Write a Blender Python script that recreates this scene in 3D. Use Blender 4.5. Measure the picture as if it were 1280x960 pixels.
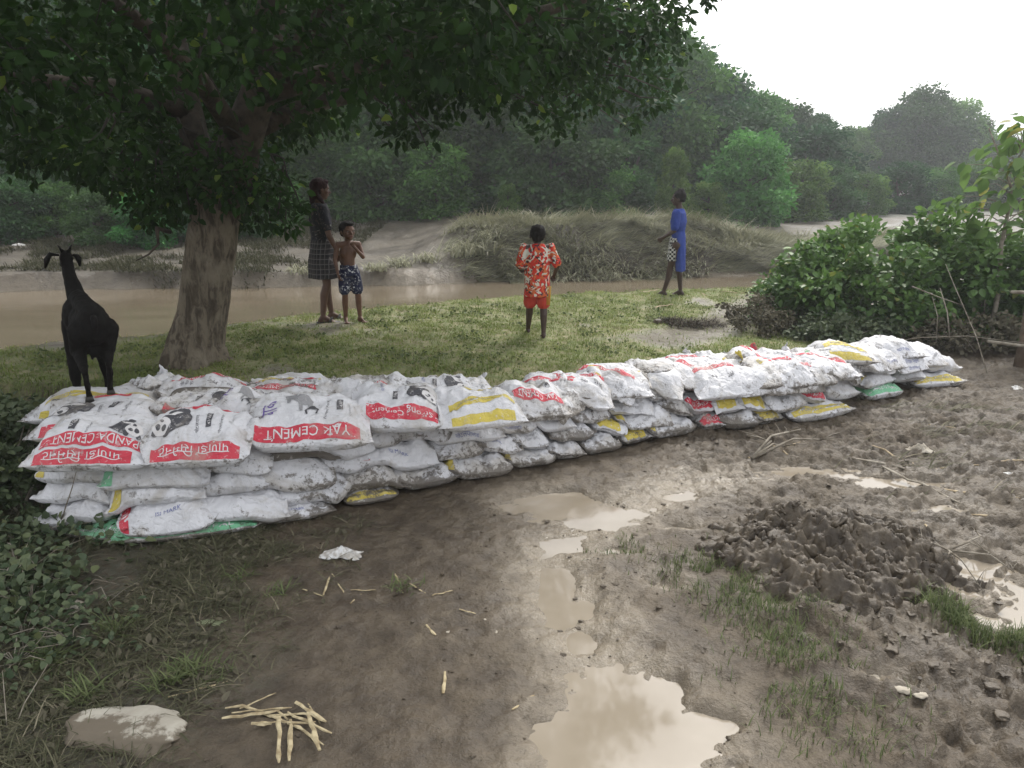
import bpy, bmesh, math, random, os
import numpy as np
from mathutils import Vector, Matrix, Euler, noise as mnoise
from mathutils.bvhtree import BVHTree
R = math.radians
random.seed(11)
RNG = np.random.default_rng(11)
scene = bpy.context.scene
for _o in list(bpy.data.objects):
    bpy.data.objects.remove(_o)
COL = scene.collection

# ------------------------------------------------------------------ camera
CAM_H, PITCH, FPX = 2.0, 15.06, 985.0
cd = bpy.data.cameras.new('camera'); cam = bpy.data.objects.new('camera', cd); COL.objects.link(cam)
cam.location = (0, 0, CAM_H); cam.rotation_euler = (R(90 - PITCH), 0, 0)
cd.sensor_width = 36; cd.lens = FPX / 1280 * 36; cd.clip_start = .05; cd.clip_end = 2000
scene.camera = cam

# ------------------------------------------------------------------ world, sun, exposure
SUN_EL, SUN_AZ = 50, 24          # azimuth measured from +Y (away from camera) to +X
w = bpy.data.worlds.new('World'); scene.world = w; w.use_nodes = True
nt = w.node_tree; nt.nodes.clear()
sky = nt.nodes.new('ShaderNodeTexSky'); sky.sky_type = 'NISHITA'; sky.sun_disc = False
sky.sun_elevation = R(SUN_EL); sky.sun_rotation = R(SUN_AZ); sky.dust_density = 4; sky.air_density = 1.4
hsv = nt.nodes.new('ShaderNodeHueSaturation'); hsv.inputs['Saturation'].default_value = .22   # thin overcast
tc = nt.nodes.new('ShaderNodeTexCoord')
cl = nt.nodes.new('ShaderNodeTexNoise'); cl.inputs['Scale'].default_value = 2.2; cl.inputs['Detail'].default_value = 5
mp = nt.nodes.new('ShaderNodeMapRange'); mp.inputs['To Min'].default_value = .85; mp.inputs['To Max'].default_value = 1.2
mul = nt.nodes.new('ShaderNodeVectorMath'); mul.operation = 'SCALE'
add = nt.nodes.new('ShaderNodeVectorMath'); add.operation = 'ADD'; add.inputs[1].default_value = (5.2, 5.25, 5.4)
bg = nt.nodes.new('ShaderNodeBackground'); bg.inputs['Strength'].default_value = .115
out = nt.nodes.new('ShaderNodeOutputWorld')
L = nt.links.new
L(sky.outputs[0], hsv.inputs['Color']); L(tc.outputs['Generated'], cl.inputs['Vector']); L(cl.outputs[0], mp.inputs['Value'])
L(hsv.outputs[0], add.inputs[0]); L(add.outputs[0], mul.inputs[0]); L(mp.outputs[0], mul.inputs['Scale'])
L(mul.outputs[0], bg.inputs['Color']); L(bg.outputs[0], out.inputs['Surface'])
sd = bpy.data.lights.new('sun', 'SUN'); sun = bpy.data.objects.new('sun', sd); COL.objects.link(sun)
sd.energy = 1.9; sd.angle = R(14); sd.color = (1, .95, .87)
sdir = Vector((math.sin(R(SUN_AZ)) * math.cos(R(SUN_EL)), math.cos(R(SUN_AZ)) * math.cos(R(SUN_EL)), math.sin(R(SUN_EL))))
sun.rotation_euler = sdir.to_track_quat('Z', 'Y').to_euler()
vs = scene.view_settings; vs.view_transform = 'Standard'; vs.look = 'None'; vs.gamma = 1; vs.use_curve_mapping = False
vs.exposure = .42
scene.render.engine = 'CYCLES'
cy = scene.cycles; cy.use_denoising = True; cy.max_bounces = 6; cy.diffuse_bounces = 3; cy.glossy_bounces = 2
cy.transmission_bounces = 3; cy.transparent_max_bounces = 6; cy.volume_bounces = 1; cy.volume_step_rate = 5; cy.caustics_reflective = False
cy.caustics_refractive = False

# ------------------------------------------------------------------ helpers
def tag(o, label=None, cat=None, group=None, kind=None):
    if label: o['label'] = label
    if cat: o['category'] = cat
    if group: o['group'] = group
    if kind: o['kind'] = kind
    return o
def empty(name, loc=(0, 0, 0), rz=0):
    o = bpy.data.objects.new(name, None); COL.objects.link(o); o.location = loc; o.rotation_euler = (0, 0, rz)
    o.empty_display_size = .1
    return o
def link(name, me, parent=None):
    o = bpy.data.objects.new(name, me); COL.objects.link(o)
    if parent: o.parent = parent
    return o
def npmesh(name, V, F, mats=(), smooth=True, attrs=None, mi=None, uv=None):
    """V (n,3) array, F list of faces (lists) or (m,k) int array."""
    me = bpy.data.meshes.new(name)
    V = np.asarray(V, dtype=np.float32)
    if isinstance(F, np.ndarray):
        k = F.shape[1]; m = F.shape[0]
        me.vertices.add(len(V)); me.vertices.foreach_set('co', V.ravel())
        me.loops.add(m * k); me.loops.foreach_set('vertex_index', F.astype(np.int32).ravel())
        me.polygons.add(m); me.polygons.foreach_set('loop_start', np.arange(0, m * k, k, dtype=np.int32))
        try: me.polygons.foreach_set('loop_total', np.full(m, k, dtype=np.int32))
        except Exception: pass
        me.update(calc_edges=True)
    else:
        me.from_pydata(V.tolist(), [], F)
    for m_ in mats: me.materials.append(m_)
    if smooth: me.polygons.foreach_set('use_smooth', np.ones(len(me.polygons), dtype=bool))
    if mi is not None: me.polygons.foreach_set('material_index', np.asarray(mi, dtype=np.int32))
    for k_, a in (attrs or {}).items():
        at = me.attributes.new(k_, 'FLOAT', 'POINT'); at.data.foreach_set('value', np.asarray(a, dtype=np.float32))
    if uv is not None:
        ul = me.uv_layers.new(name='UVMap'); li = np.empty(len(me.loops), dtype=np.int32); me.loops.foreach_get('vertex_index', li)
        ul.data.foreach_set('uv', np.asarray(uv, dtype=np.float32)[li].ravel())
    me.validate(clean_customdata=False); me.update()
    return me
class MB:
    """collects polygons (lists) for one mesh"""
    def __init__(s): s.V = []; s.F = []; s.M = []; s.n = 0
    def add(s, V, F, mi=0):
        V = np.asarray(V, dtype=float); s.V.append(V)
        s.F += [[i + s.n for i in f] for f in F]; s.M += [mi] * len(F); s.n += len(V)
        return s
    def mesh(s, name, mats, smooth=True):
        return npmesh(name, np.vstack(s.V), s.F, mats, smooth, mi=s.M)
def frame(d):
    d = np.asarray(d, float); d = d / (np.linalg.norm(d) + 1e-9)
    a = np.array([0, 0, 1.]) if abs(d[2]) < .9 else np.array([1., 0, 0])
    x = np.cross(a, d); x /= np.linalg.norm(x); y = np.cross(d, x)
    return x, y, d
def tube(mb, pts, rad, n=8, mi=0, cap=True, flat=1.0, wob=0, seed=0):
    """tapered tube along points"""
    pts = np.asarray(pts, float); rg = np.random.default_rng(seed); V = []; F = []
    m = len(pts); rad = np.broadcast_to(np.asarray(rad, float), (m,))
    px = None
    for i in range(m):
        d = pts[min(i + 1, m - 1)] - pts[max(i - 1, 0)]
        x, y, d = frame(d)
        if px is not None:
            x = px - d * np.dot(px, d); x /= np.linalg.norm(x) + 1e-9; y = np.cross(d, x)
        px = x
        for k in range(n):
            a = 2 * math.pi * k / n; r = rad[i] * (1 + wob * (rg.random() - .5))
            V.append(pts[i] + x * math.cos(a) * r + y * math.sin(a) * r * flat)
    for i in range(m - 1):
        for k in range(n):
            F.append([i * n + k, i * n + (k + 1) % n, (i + 1) * n + (k + 1) % n, (i + 1) * n + k])
    if cap:
        F.append(list(range(n))[::-1]); F.append([(m - 1) * n + k for k in range(n)])
    mb.add(V, F, mi); return mb
def ball(mb, c, r, rot=None, nu=14, nv=9, mi=0):
    V = []; F = []; r = np.broadcast_to(np.asarray(r, float), (3,))
    V.append((0, 0, 1))
    for j in range(1, nv):
        t = math.pi * j / nv
        for i in range(nu):
            a = 2 * math.pi * i / nu; V.append((math.sin(t) * math.cos(a), math.sin(t) * math.sin(a), math.cos(t)))
    V.append((0, 0, -1)); V = np.array(V) * r
    if rot is not None: V = V @ np.array(Euler(rot).to_matrix()).T
    V = V + np.asarray(c, float)
    for i in range(nu): F.append([0, 1 + i, 1 + (i + 1) % nu])
    for j in range(nv - 2):
        for i in range(nu):
            a = 1 + j * nu + i; b = 1 + j * nu + (i + 1) % nu; F.append([a, a + nu, b + nu, b])
    e = len(V) - 1; s = 1 + (nv - 2) * nu
    for i in range(nu): F.append([e, s + (i + 1) % nu, s + i])
    mb.add(V, F, mi); return mb
def capsule(mb, a, b, ra, rb, n=12, mi=0):
    a = np.asarray(a, float); b = np.asarray(b, float); x, y, d = frame(b - a); pts = []; rr = []
    for t in (-1, -.86, -.6, -.3): pts.append(a + d * t * ra); rr.append(ra * math.sqrt(max(1 - t * t, .004)))
    pts.append(a); rr.append(ra); pts.append((a + b) / 2); rr.append((ra + rb) / 2); pts.append(b); rr.append(rb)
    for t in (.3, .6, .86, 1): pts.append(b + d * t * rb); rr.append(rb * math.sqrt(max(1 - t * t, .004)))
    return tube(mb, pts, rr, n, mi)
def remesh(mb, voxel, smooth=2, name='fused'):
    """fuse overlapping closed shapes to one continuous surface"""
    me = mb.mesh(name, []); o = bpy.data.objects.new('tmp', me); COL.objects.link(o)
    m = o.modifiers.new('r', 'REMESH'); m.mode = 'VOXEL'; m.voxel_size = voxel; m.use_smooth_shade = True
    s = o.modifiers.new('s', 'SMOOTH'); s.factor = .5; s.iterations = smooth
    dg = bpy.context.evaluated_depsgraph_get(); dg.update()
    r = bpy.data.meshes.new_from_object(o.evaluated_get(dg)); r.name = name
    bpy.data.objects.remove(o); bpy.data.meshes.remove(me)
    return r

def puff(me, fn):
    n = len(me.vertices); co = np.empty(n * 3, dtype=np.float32); no = np.empty(n * 3, dtype=np.float32); me.vertices.foreach_get('co', co)
    me.vertex_normals.foreach_get('vector', no) if hasattr(me, 'vertex_normals') else me.vertices.foreach_get('normal', no)
    co = co.reshape(-1, 3); no = no.reshape(-1, 3); d = np.array([fn(Vector(c)) for c in co]); me.vertices.foreach_set('co', (co + no * d[:, None]).astype(np.float32).ravel()); me.update()
# numpy gradient noise
_P = RNG.permutation(512); _G = RNG.random(512) * 2 * math.pi; _GX = np.cos(_G); _GY = np.sin(_G)
def pn(x, y):
    xi = np.floor(x).astype(int); yi = np.floor(y).astype(int); xf = x - xi; yf = y - yi
    def g(ix, iy, dx, dy):
        h = _P[(_P[ix & 255] + iy) & 511]; return _GX[h] * dx + _GY[h] * dy
    u = xf ** 3 * (xf * (xf * 6 - 15) + 10); v = yf ** 3 * (yf * (yf * 6 - 15) + 10)
    a = g(xi, yi, xf, yf); b = g(xi + 1, yi, xf - 1, yf); c = g(xi, yi + 1, xf, yf - 1); d = g(xi + 1, yi + 1, xf - 1, yf - 1)
    return ((a + u * (b - a)) + v * ((c + u * (d - c)) - (a + u * (b - a)))) * 1.5
def fbm(x, y, o=4, s=0):
    r = 0; a = 1; f = 1
    for i in range(o): r = r + a * pn(x * f + 17.3 * i + s, y * f - 9.1 * i + s * 1.7); a *= .5; f *= 2.03
    return r
def ss(a, b, x):
    t = np.clip((x - a) / (b - a), 0, 1); return t * t * (3 - 2 * t)

# pixel of the photograph + height -> place in the world
TP = math.tan(R(PITCH)); CP, SP = math.cos(R(PITCH)), math.sin(R(PITCH))
def G(px, py, z=0.0):
    v = (480 - py) / FPX; u = (px - 640) / FPX
    dy = CP + v * SP; dz = -SP + v * CP
    t = (z - CAM_H) / dz
    return np.array([u * t, dy * t, z])
def PD(px, py, y):
    v = (480 - py) / FPX; u = (px - 640) / FPX
    dy = CP + v * SP; dz = -SP + v * CP; t = y / dy
    return np.array([u * t, y, CAM_H + dz * t])
def proj(p):
    x, y, z = p[..., 0], p[..., 1], p[..., 2] - CAM_H
    dep = y * CP - z * SP; up = y * SP + z * CP
    return 640 + x / dep * FPX, 480 - up / dep * FPX

# ------------------------------------------------------------------ material helpers
class NT:
    def __init__(s, name):
        s.m = bpy.data.materials.new(name); s.m.use_nodes = True; s.t = s.m.node_tree; s.t.nodes.clear()
        s.out = s.t.nodes.new('ShaderNodeOutputMaterial')
    def n(s, ty, **k):
        nd = s.t.nodes.new(ty)
        for a, b in k.items():
            if a.startswith('i_'):
                nd.inputs[a[2:].replace('_', ' ')].default_value = b
            else: setattr(nd, a, b)
        return nd
    def l(s, a, b): s.t.links.new(a, b)
    def math(s, op, a, b=None, c=None, clamp=False):
        nd = s.n('ShaderNodeMath', operation=op, use_clamp=clamp)
        for i, v in enumerate((a, b, c)):
            if v is None: continue
            if isinstance(v, (int, float)): nd.inputs[i].default_value = v
            else: s.l(v, nd.inputs[i])
        return nd.outputs[0]
    def mix(s, f, a, b):
        nd = s.n('ShaderNodeMix', data_type='RGBA')
        for i, v in ((0, f), (6, a), (7, b)):
            if isinstance(v, (int, float)): nd.inputs[i].default_value = v
            elif isinstance(v, tuple): nd.inputs[i].default_value = (*v, 1) if len(v) == 3 else v
            else: s.l(v, nd.inputs[i])
        return nd.outputs[2]
    def noise(s, vec, scale, detail=4, rough=.55, dist=0):
        nd = s.n('ShaderNodeTexNoise'); nd.inputs['Scale'].default_value = scale; nd.inputs['Detail'].default_value = detail
        nd.inputs['Roughness'].default_value = rough; nd.inputs['Distortion'].default_value = dist
        if vec is not None: s.l(vec, nd.inputs['Vector'])
        return nd.outputs[0]
    def ramp(s, f, a, b, lo=0., hi=1.):
        nd = s.n('ShaderNodeMapRange', interpolation_type='SMOOTHSTEP'); nd.inputs[1].default_value = a; nd.inputs[2].default_value = b
        nd.inputs[3].default_value = lo; nd.inputs[4].default_value = hi; s.l(f, nd.inputs[0]); return nd.outputs[0]
    def bump(s, h, strength, dist, normal=None):
        nd = s.n('ShaderNodeBump'); nd.inputs['Strength'].default_value = strength; nd.inputs['Distance'].default_value = dist
        s.l(h, nd.inputs['Height'])
        if normal is not None: s.l(normal, nd.inputs['Normal'])
        return nd.outputs[0]
    def bsdf(s, col, rough=.6, normal=None, spec=.5, **k):
        b = s.n('ShaderNodeBsdfPrincipled')
        for nm, v in (('Base Color', col), ('Roughness', rough), ('Specular IOR Level', spec)):
            if isinstance(v, (int, float)): b.inputs[nm].default_value = v
            elif isinstance(v, tuple): b.inputs[nm].default_value = (*v, 1)
            else: s.l(v, b.inputs[nm])
        if normal is not None: s.l(normal, b.inputs['Normal'])
        return b.outputs[0]
    def done(s, sh): s.l(sh, s.out.inputs['Surface']); return s.m
    def obj(s): return s.n('ShaderNodeTexCoord').outputs['Object']
    def pos(s): return s.n('ShaderNodeNewGeometry').outputs['Position']
    def attr(s, name): return s.n('ShaderNodeAttribute', attribute_name=name).outputs['Fac']
def simple(name, a, b=None, scale=8, rough=.7, bump=.2, bd=.01, spec=.4, detail=4):
    m = NT(name); o = m.obj(); f = m.ramp(m.noise(o, scale, detail), .35, .65)
    c = m.mix(f, a, b or a); nrm = m.bump(m.noise(o, scale * 3, 5), bump, bd) if bump else None
    return m.done(m.bsdf(c, rough, nrm, spec))
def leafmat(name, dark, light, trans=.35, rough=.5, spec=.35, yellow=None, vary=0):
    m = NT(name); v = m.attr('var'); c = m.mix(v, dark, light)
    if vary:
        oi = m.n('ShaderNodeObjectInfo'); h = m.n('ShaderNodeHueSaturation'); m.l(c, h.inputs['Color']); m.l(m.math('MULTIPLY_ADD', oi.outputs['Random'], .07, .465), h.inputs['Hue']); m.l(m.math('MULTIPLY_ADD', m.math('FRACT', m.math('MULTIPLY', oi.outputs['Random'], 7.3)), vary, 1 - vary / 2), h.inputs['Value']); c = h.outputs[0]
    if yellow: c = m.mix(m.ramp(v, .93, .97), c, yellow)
    d = m.bsdf(c, rough, None, spec)
    t = m.n('ShaderNodeBsdfTranslucent'); m.l(c, t.inputs['Color'])
    x = m.n('ShaderNodeMixShader'); x.inputs[0].default_value = trans; m.l(d, x.inputs[1]); m.l(t.outputs[0], x.inputs[2])
    return m.done(x.outputs[0])
# ------------------------------------------------------------------ terrain shape
NEAR_E = np.array([(-40, 6.2), (-9, 6.9), (-5, 7.57), (-3.7, 8.3), (-2.9, 9.1), (-1.7, 10.3), (-.22, 11.4), (1.6, 12.9), (2.9, 13.5), (5.1, 14.8), (9, 16.5), (40, 24)])
FAR_E = np.array([(-60, 13.5), (-9.8, 14.7), (-4.6, 15.2), (-.65, 15.9), (3, 16.5), (6, 17.4), (9, 19), (14, 22), (40, 30)])
BANK0 = np.array([(-40, 5.9), (-4, 6.05), (-2.4, 5.95), (-1, 6.0), (1, 6.7), (3, 8.0), (4.2, 9.0), (5.5, 9.8), (40, 16)])
BANKH = np.array([(-40, .36), (-2, .34), (0, .29), (2, .2), (4, .12), (6, .1), (40, .1)])
WATER_Z = -.15
PUD_Z = -.012
_pl = [  # px, py, rx(m), ry(m), depth
    (785, 875, .22, .20, .06), (730, 925, .17, .10, .05), (850, 940, .24, .12, .045), (890, 905, .12, .07, .04), (700, 760, .07, .15, .035), (725, 800, .06, .08, .035), (690, 630, .28, .2, .075), (745, 648, .14, .09, .05),
    (700, 680, .12, .08, .045), (830, 733, .1, .08, .05), (1245, 745, .42, .42, .09), (1010, 590, .18, .09, .045), (1120, 603, .3, .12, .05),
    (1190, 640, .3, .1, .045), (850, 620, .1, .06, .045), (700, 730, .07, .2, .035), (735, 760, .06, .12, .03), (1095, 850, .05, .04, .04), (1130, 860, .05, .05, .04),
    (850, 660, .12, .05, .04), (780, 690, .12, .06, .04), (1010, 640, .1, .05, .03), (960, 760, .08, .06, .03)]
PUD = [(G(a, b, 0)[0], G(a, b, 0)[1], rx, ry, d) for a, b, rx, ry, d in _pl]
TRAIL = np.array([G(a, b)[:2] for a, b in ((740, 955), (760, 860), (700, 740), (690, 690), (760, 650), (860, 610), (1010, 590), (1180, 620))])
def seg_dist(x, y, P):
    d = np.full(np.shape(x), 1e9)
    for (ax, ay), (bx, by) in zip(P[:-1], P[1:]):
        t = np.clip(((x - ax) * (bx - ax) + (y - ay) * (by - ay)) / ((bx - ax) ** 2 + (by - ay) ** 2), 0, 1)
        d = np.minimum(d, np.hypot(x - ax - t * (bx - ax), y - ay - t * (by - ay)))
    return d
def interp(P, x): return np.interp(x, P[:, 0], P[:, 1])
def height(x, y, fine=True):
    x = np.asarray(x, float); y = np.asarray(y, float)
    yb = interp(BANK0, x) + .12 * pn(x * 1.3, y * .2 + 3); ye = interp(NEAR_E, x) + .16 * fbm(x * 1.1, y * .3, 3, 5)
    yf = interp(FAR_E, x) + .22 * fbm(x * .7, y * .2, 3, 9); hb = interp(BANKH, x)
    wd = .16 + .5 * ss(-2.5, 1.5, x)
    scarp = ss(-wd, wd, y - yb)
    # mud flat
    rough = .25 + .75 * ss(.0, 1.2, x - (.75 - (y - 4) * .05)) * (1 - .5 * ss(5.5, 7.5, y))
    z = .022 + .02 * fbm(x * .8, y * .8, 3, 2)
    if fine:
        z = z + rough * .030 * fbm(x * 3.2 + .3 * pn(x * 6, y * 6), y * 4.4, 4, 7) + .010 * fbm(x * 9, y * 9, 3, 4)
        rd = 1 - np.abs(fbm(x * 2.6, y * 5.2, 3, 12)); z = z + rough * .034 * ss(.75, 1.0, rd)
        trk = fbm(x * 7 + 2.5 * y, y * 2.2 - x * 1.5, 3, 14); z = z + .030 * ss(.8, 1.6, x) * (1 - ss(3.6, 4.4, y)) * (1 - 2 * np.abs(trk))
        z = z + rough * .020 * (1 - 2 * np.abs(fbm(x * 11, y * 13, 3, 91)))
        z = z + .006 * fbm(x * 28, y * 28, 2, 1) * (.4 + rough)
    z = z + .10 * ss(4.2, 6.5, x) * ss(4, 6, y)                       # rises on the right
    z = z + .10 * ss(2.4, 3.6, -x) * (1 - ss(4, 5.5, y))               # and at the left foot
    z = z + .05 * np.exp(-(((x - 1.75) / .8) ** 2 + ((y - 3.6) / .7) ** 2))
    nz = 1.5 * fbm(x * 4, y * 5, 4, 21) + .6 * fbm(x * 17, y * 20, 3, 8)
    for cx, cy_, rx, ry, d in PUD:
        q = ((x - cx) / rx) ** 2 + ((y - cy_) / ry) ** 2 + .42 * nz
        z = np.where(q < 3.5, np.minimum(z, z * 0 + .9 * z) - (d + .02) * np.exp(-np.maximum(q, 0) ** 1.6), z)
    td = seg_dist(x, y, TRAIL); z = z - .03 * np.exp(-(td / .22) ** 2)
    # grassy bank
    zb = hb + .03 * fbm(x * .9, y * .9, 3, 31) + (.012 * fbm(x * 7, y * 7, 3, 33) if fine else 0)
    z = z * (1 - scarp) + zb * scarp
    # river bed
    edge = ss(-.1 - .9 * ss(-3, 3, x), .35, y - ye); z = z * (1 - edge) + (-.7) * edge
    # far bank
    cut = 1 - ss(-2.5, .5, x)                                         # vertical cut on the left, reeds on the right
    b = y - yf
    lowl = .32 + .04 * fbm(x * .8, x * 0, 3, 41)
    rise = cut * (lowl * ss(-.02, .12 + .1 * pn(x * 2, y), b) + .42 * ss(.4, 8.5, b) + .06 * fbm(x * .8, y * .8, 3, 44) * ss(.3, 1.5, b))
    hmp = ss(-3.0, -.6, x) * (1 - ss(3.5, 7.5, x))
    rise = rise + (1 - cut) * (.35 * ss(0, .8, b) + .12 * ss(2, 8, b) + .05 * fbm(x, y, 3, 45))
    rise = rise + hmp * (.66 * ss(.0, 2.2, b) * (1 - .45 * ss(3, 7, b)) + .08 * fbm(x * 1.1, y * 1.1, 3, 47) * ss(.3, 1.2, b))
    bank = ss(-.5, 0, b)
    z = np.where(b > -.5, -.7 * (1 - bank) + (-.17) * bank + rise, z)
    return z
def gz(x, y): return float(height(np.array([x]), np.array([y]))[0])

def spacing(a, b, lo, hi, step, grow=1.07):
    m = list(np.arange(a, b + 1e-6, step)); s = step; x = m[-1]
    while x < hi: s = min(s * grow, 40); x += s; m.append(x)
    s = step; x = m[0]; left = []
    while x > lo: s = min(s * grow, 40); x -= s; left.append(x)
    return np.array(left[::-1] + m)
XS = spacing(-4.4, 5.6, -600, 600, .019); YS = spacing(1.7, 7.4, -50, 800, .019, 1.018)
gx, gy = np.meshgrid(XS, YS); gzv = height(gx, gy)
far_ = np.hypot(gx, gy) > 60; gzv[far_] = np.maximum(gzv[far_], .5)
nx_, ny_ = len(XS), len(YS)
ii = (np.arange(ny_ - 1)[:, None] * nx_ + np.arange(nx_ - 1)[None, :]).ravel()
GF = np.stack([ii, ii + 1, ii + 1 + nx_, ii + nx_], 1)
_yb = interp(BANK0, gx); _ye = interp(NEAR_E, gx); _yf = interp(FAR_E, gx)
grass = ss(-.1, .25, gy - _yb) * (1 - ss(-.3, .1, gy - _ye)) * ss(-.95, -.1, fbm(gx * .9, gy * .9, 4, 61) + .25)
PATHP = np.array([G(a, b, .15)[:2] for a, b in ((830, 430), (900, 410), (935, 385), (960, 370))])
grass = grass * (1 - .85 * ss(.55, .2, seg_dist(gx, gy, PATHP)))
grass = grass * ss(5.2, 4.2, gx)
forest = ss(8.2, 9.5, gy - _yf - .8 * fbm(gx * .5, gy * .5, 2, 3))
wet = np.exp(-(seg_dist(gx, gy, TRAIL) / .24) ** 2) * 1.0 + .25 * (seg_dist(gx, gy, TRAIL) < .3) * (fbm(gx * 6, gy * 6, 3, 5) > .2)
wet = wet * (1 - .75 * ss(1.0, 2.0, gx))
for cx, cy_, rx, ry, d in PUD: wet = np.maximum(wet, np.exp(-(((gx - cx) / (rx * 1.35)) ** 2 + ((gy - cy_) / (ry * 1.4)) ** 2)) * (.9 - .35 * ss(1.0, 2.0, gx)))
wet = np.maximum(wet, ss(.5, .0, gzv - WATER_Z) * (np.abs(gy - _yf) < .6) * .8)
debris = ss(.3, 1.1, -gx - .4 - .25 * (gy - 2.2) + .4 * fbm(gx * 2, gy * 2, 3, 71)) * (gy < _yb)

m = NT('wet_mud'); P = m.pos()
n1 = m.noise(P, 1.3, 5, .6); n2 = m.noise(P, 7, 6, .65); n3 = m.noise(P, 45, 5, .7); n4 = m.noise(P, 3.1, 4, .6, 1.2)
c = m.mix(m.ramp(n2, .3, .7), (.052, .038, .024), (.104, .080, .052))
c = m.mix(m.ramp(n4, .58, .76), c, (.138, .110, .074))
c = m.mix(m.ramp(n3, .56, .72, 0, .55), c, (.045, .037, .027))
wa = m.attr('wet'); c = m.mix(m.math('MULTIPLY', wa, m.ramp(n2, .2, .5, .35, 1)), c, (.25, .212, .158))  # shine of the wet track and puddle rims painted in as paler colour
c = m.mix(m.math('MULTIPLY', m.attr('debris'), m.ramp(n3, .35, .6)), c, (.07, .068, .045))
gcol = m.mix(m.ramp(n2, .35, .65), (.25, .225, .12), (.13, .16, .05))
c = m.mix(m.attr('grass'), c, gcol)
c = m.mix(m.attr('forest'), c, (.035, .04, .022))
c = m.mix(m.attr('silt'), c, m.mix(m.ramp(n1, .35, .65), (.050, .041, .029), (.094, .080, .058)))  # brown silt, its colour darkened further to carry canopy shade
rg = m.math('SUBTRACT', m.ramp(n1, .35, .65, .44, .70), m.math('MULTIPLY', wa, .36))
rg = m.math('MAXIMUM', rg, m.math('MULTIPLY', m.attr('grass'), .85))
b1 = m.bump(n2, .9, .045); b2 = m.bump(n3, .8, .010, b1); b3 = m.bump(m.noise(P, 160, 3, .7), .3, .002, b2)
MUD = m.done(m.bsdf(c, rg, b3, .45))
silt = ss(-.1, .3, gy - _yf) * (1 - forest)
ground = link('ground', npmesh('ground', np.stack([gx.ravel(), gy.ravel(), gzv.ravel()], 1), GF, [MUD],
    attrs=dict(wet=wet.ravel(), grass=grass.ravel(), forest=forest.ravel(), debris=debris.ravel(), silt=silt.ravel())))
tag(ground, kind='structure')

m = NT('muddy_water'); P = m.pos(); mp_ = m.n('ShaderNodeMapping'); mp_.inputs['Scale'].default_value = (.6, 2.2, 1); m.l(P, mp_.inputs[0])
nn = m.noise(mp_.outputs[0], 1.2, 3, .5)
c = m.mix(m.ramp(nn, .3, .7), (.135, .108, .074), (.165, .135, .095))
nb = m.bump(m.noise(mp_.outputs[0], 5, 4, .55), .12, .02)
WATER = m.done(m.bsdf(c, .12, nb, .45))
m = NT('puddle_water'); P = m.pos(); nn = m.noise(P, 3, 3, .5)
c = m.mix(m.ramp(nn, .3, .7), (.24, .203, .152), (.30, .26, .205)); nb = m.bump(m.noise(P, 9, 2, .5), .03, .01)
PWATER = m.done(m.bsdf(c, .06, nb, .5))
me = npmesh('river_water', [(-60, 6, WATER_Z), (60, 6, WATER_Z), (60, 40, WATER_Z), (-60, 40, WATER_Z)], [[0, 1, 2, 3]], [WATER], False)
tag(link('river_water', me), kind='structure')
me = npmesh('puddle_water', [(-.9, 1.6, PUD_Z), (3.6, 1.6, PUD_Z), (3.6, 5.6, PUD_Z), (-.9, 5.6, PUD_Z)], [[0, 1, 2, 3]], [PWATER], False)
tag(link('puddle_water', me), kind='structure')
# haze
bm = bmesh.new(); bmesh.ops.create_cube(bm, size=1); me = bpy.data.meshes.new('haze'); bm.to_mesh(me); bm.free()
hz = link('haze', me); hz.location = (0, 400, 14); hz.scale = (1500, 1000, 32)
mm = bpy.data.materials.new('haze'); mm.use_nodes = True; t = mm.node_tree; t.nodes.clear()
ho = t.nodes.new('ShaderNodeOutputMaterial'); pv = t.nodes.new('ShaderNodeVolumePrincipled'); pv.inputs['Density'].default_value = .0020
pv.inputs['Color'].default_value = (.93, .96, 1, 1); pv.inputs['Anisotropy'].default_value = .35
t.links.new(pv.outputs[0], ho.inputs['Volume']); me.materials.append(mm); tag(hz, kind='stuff', label='pale humid haze hanging over the river and the trees')
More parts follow.
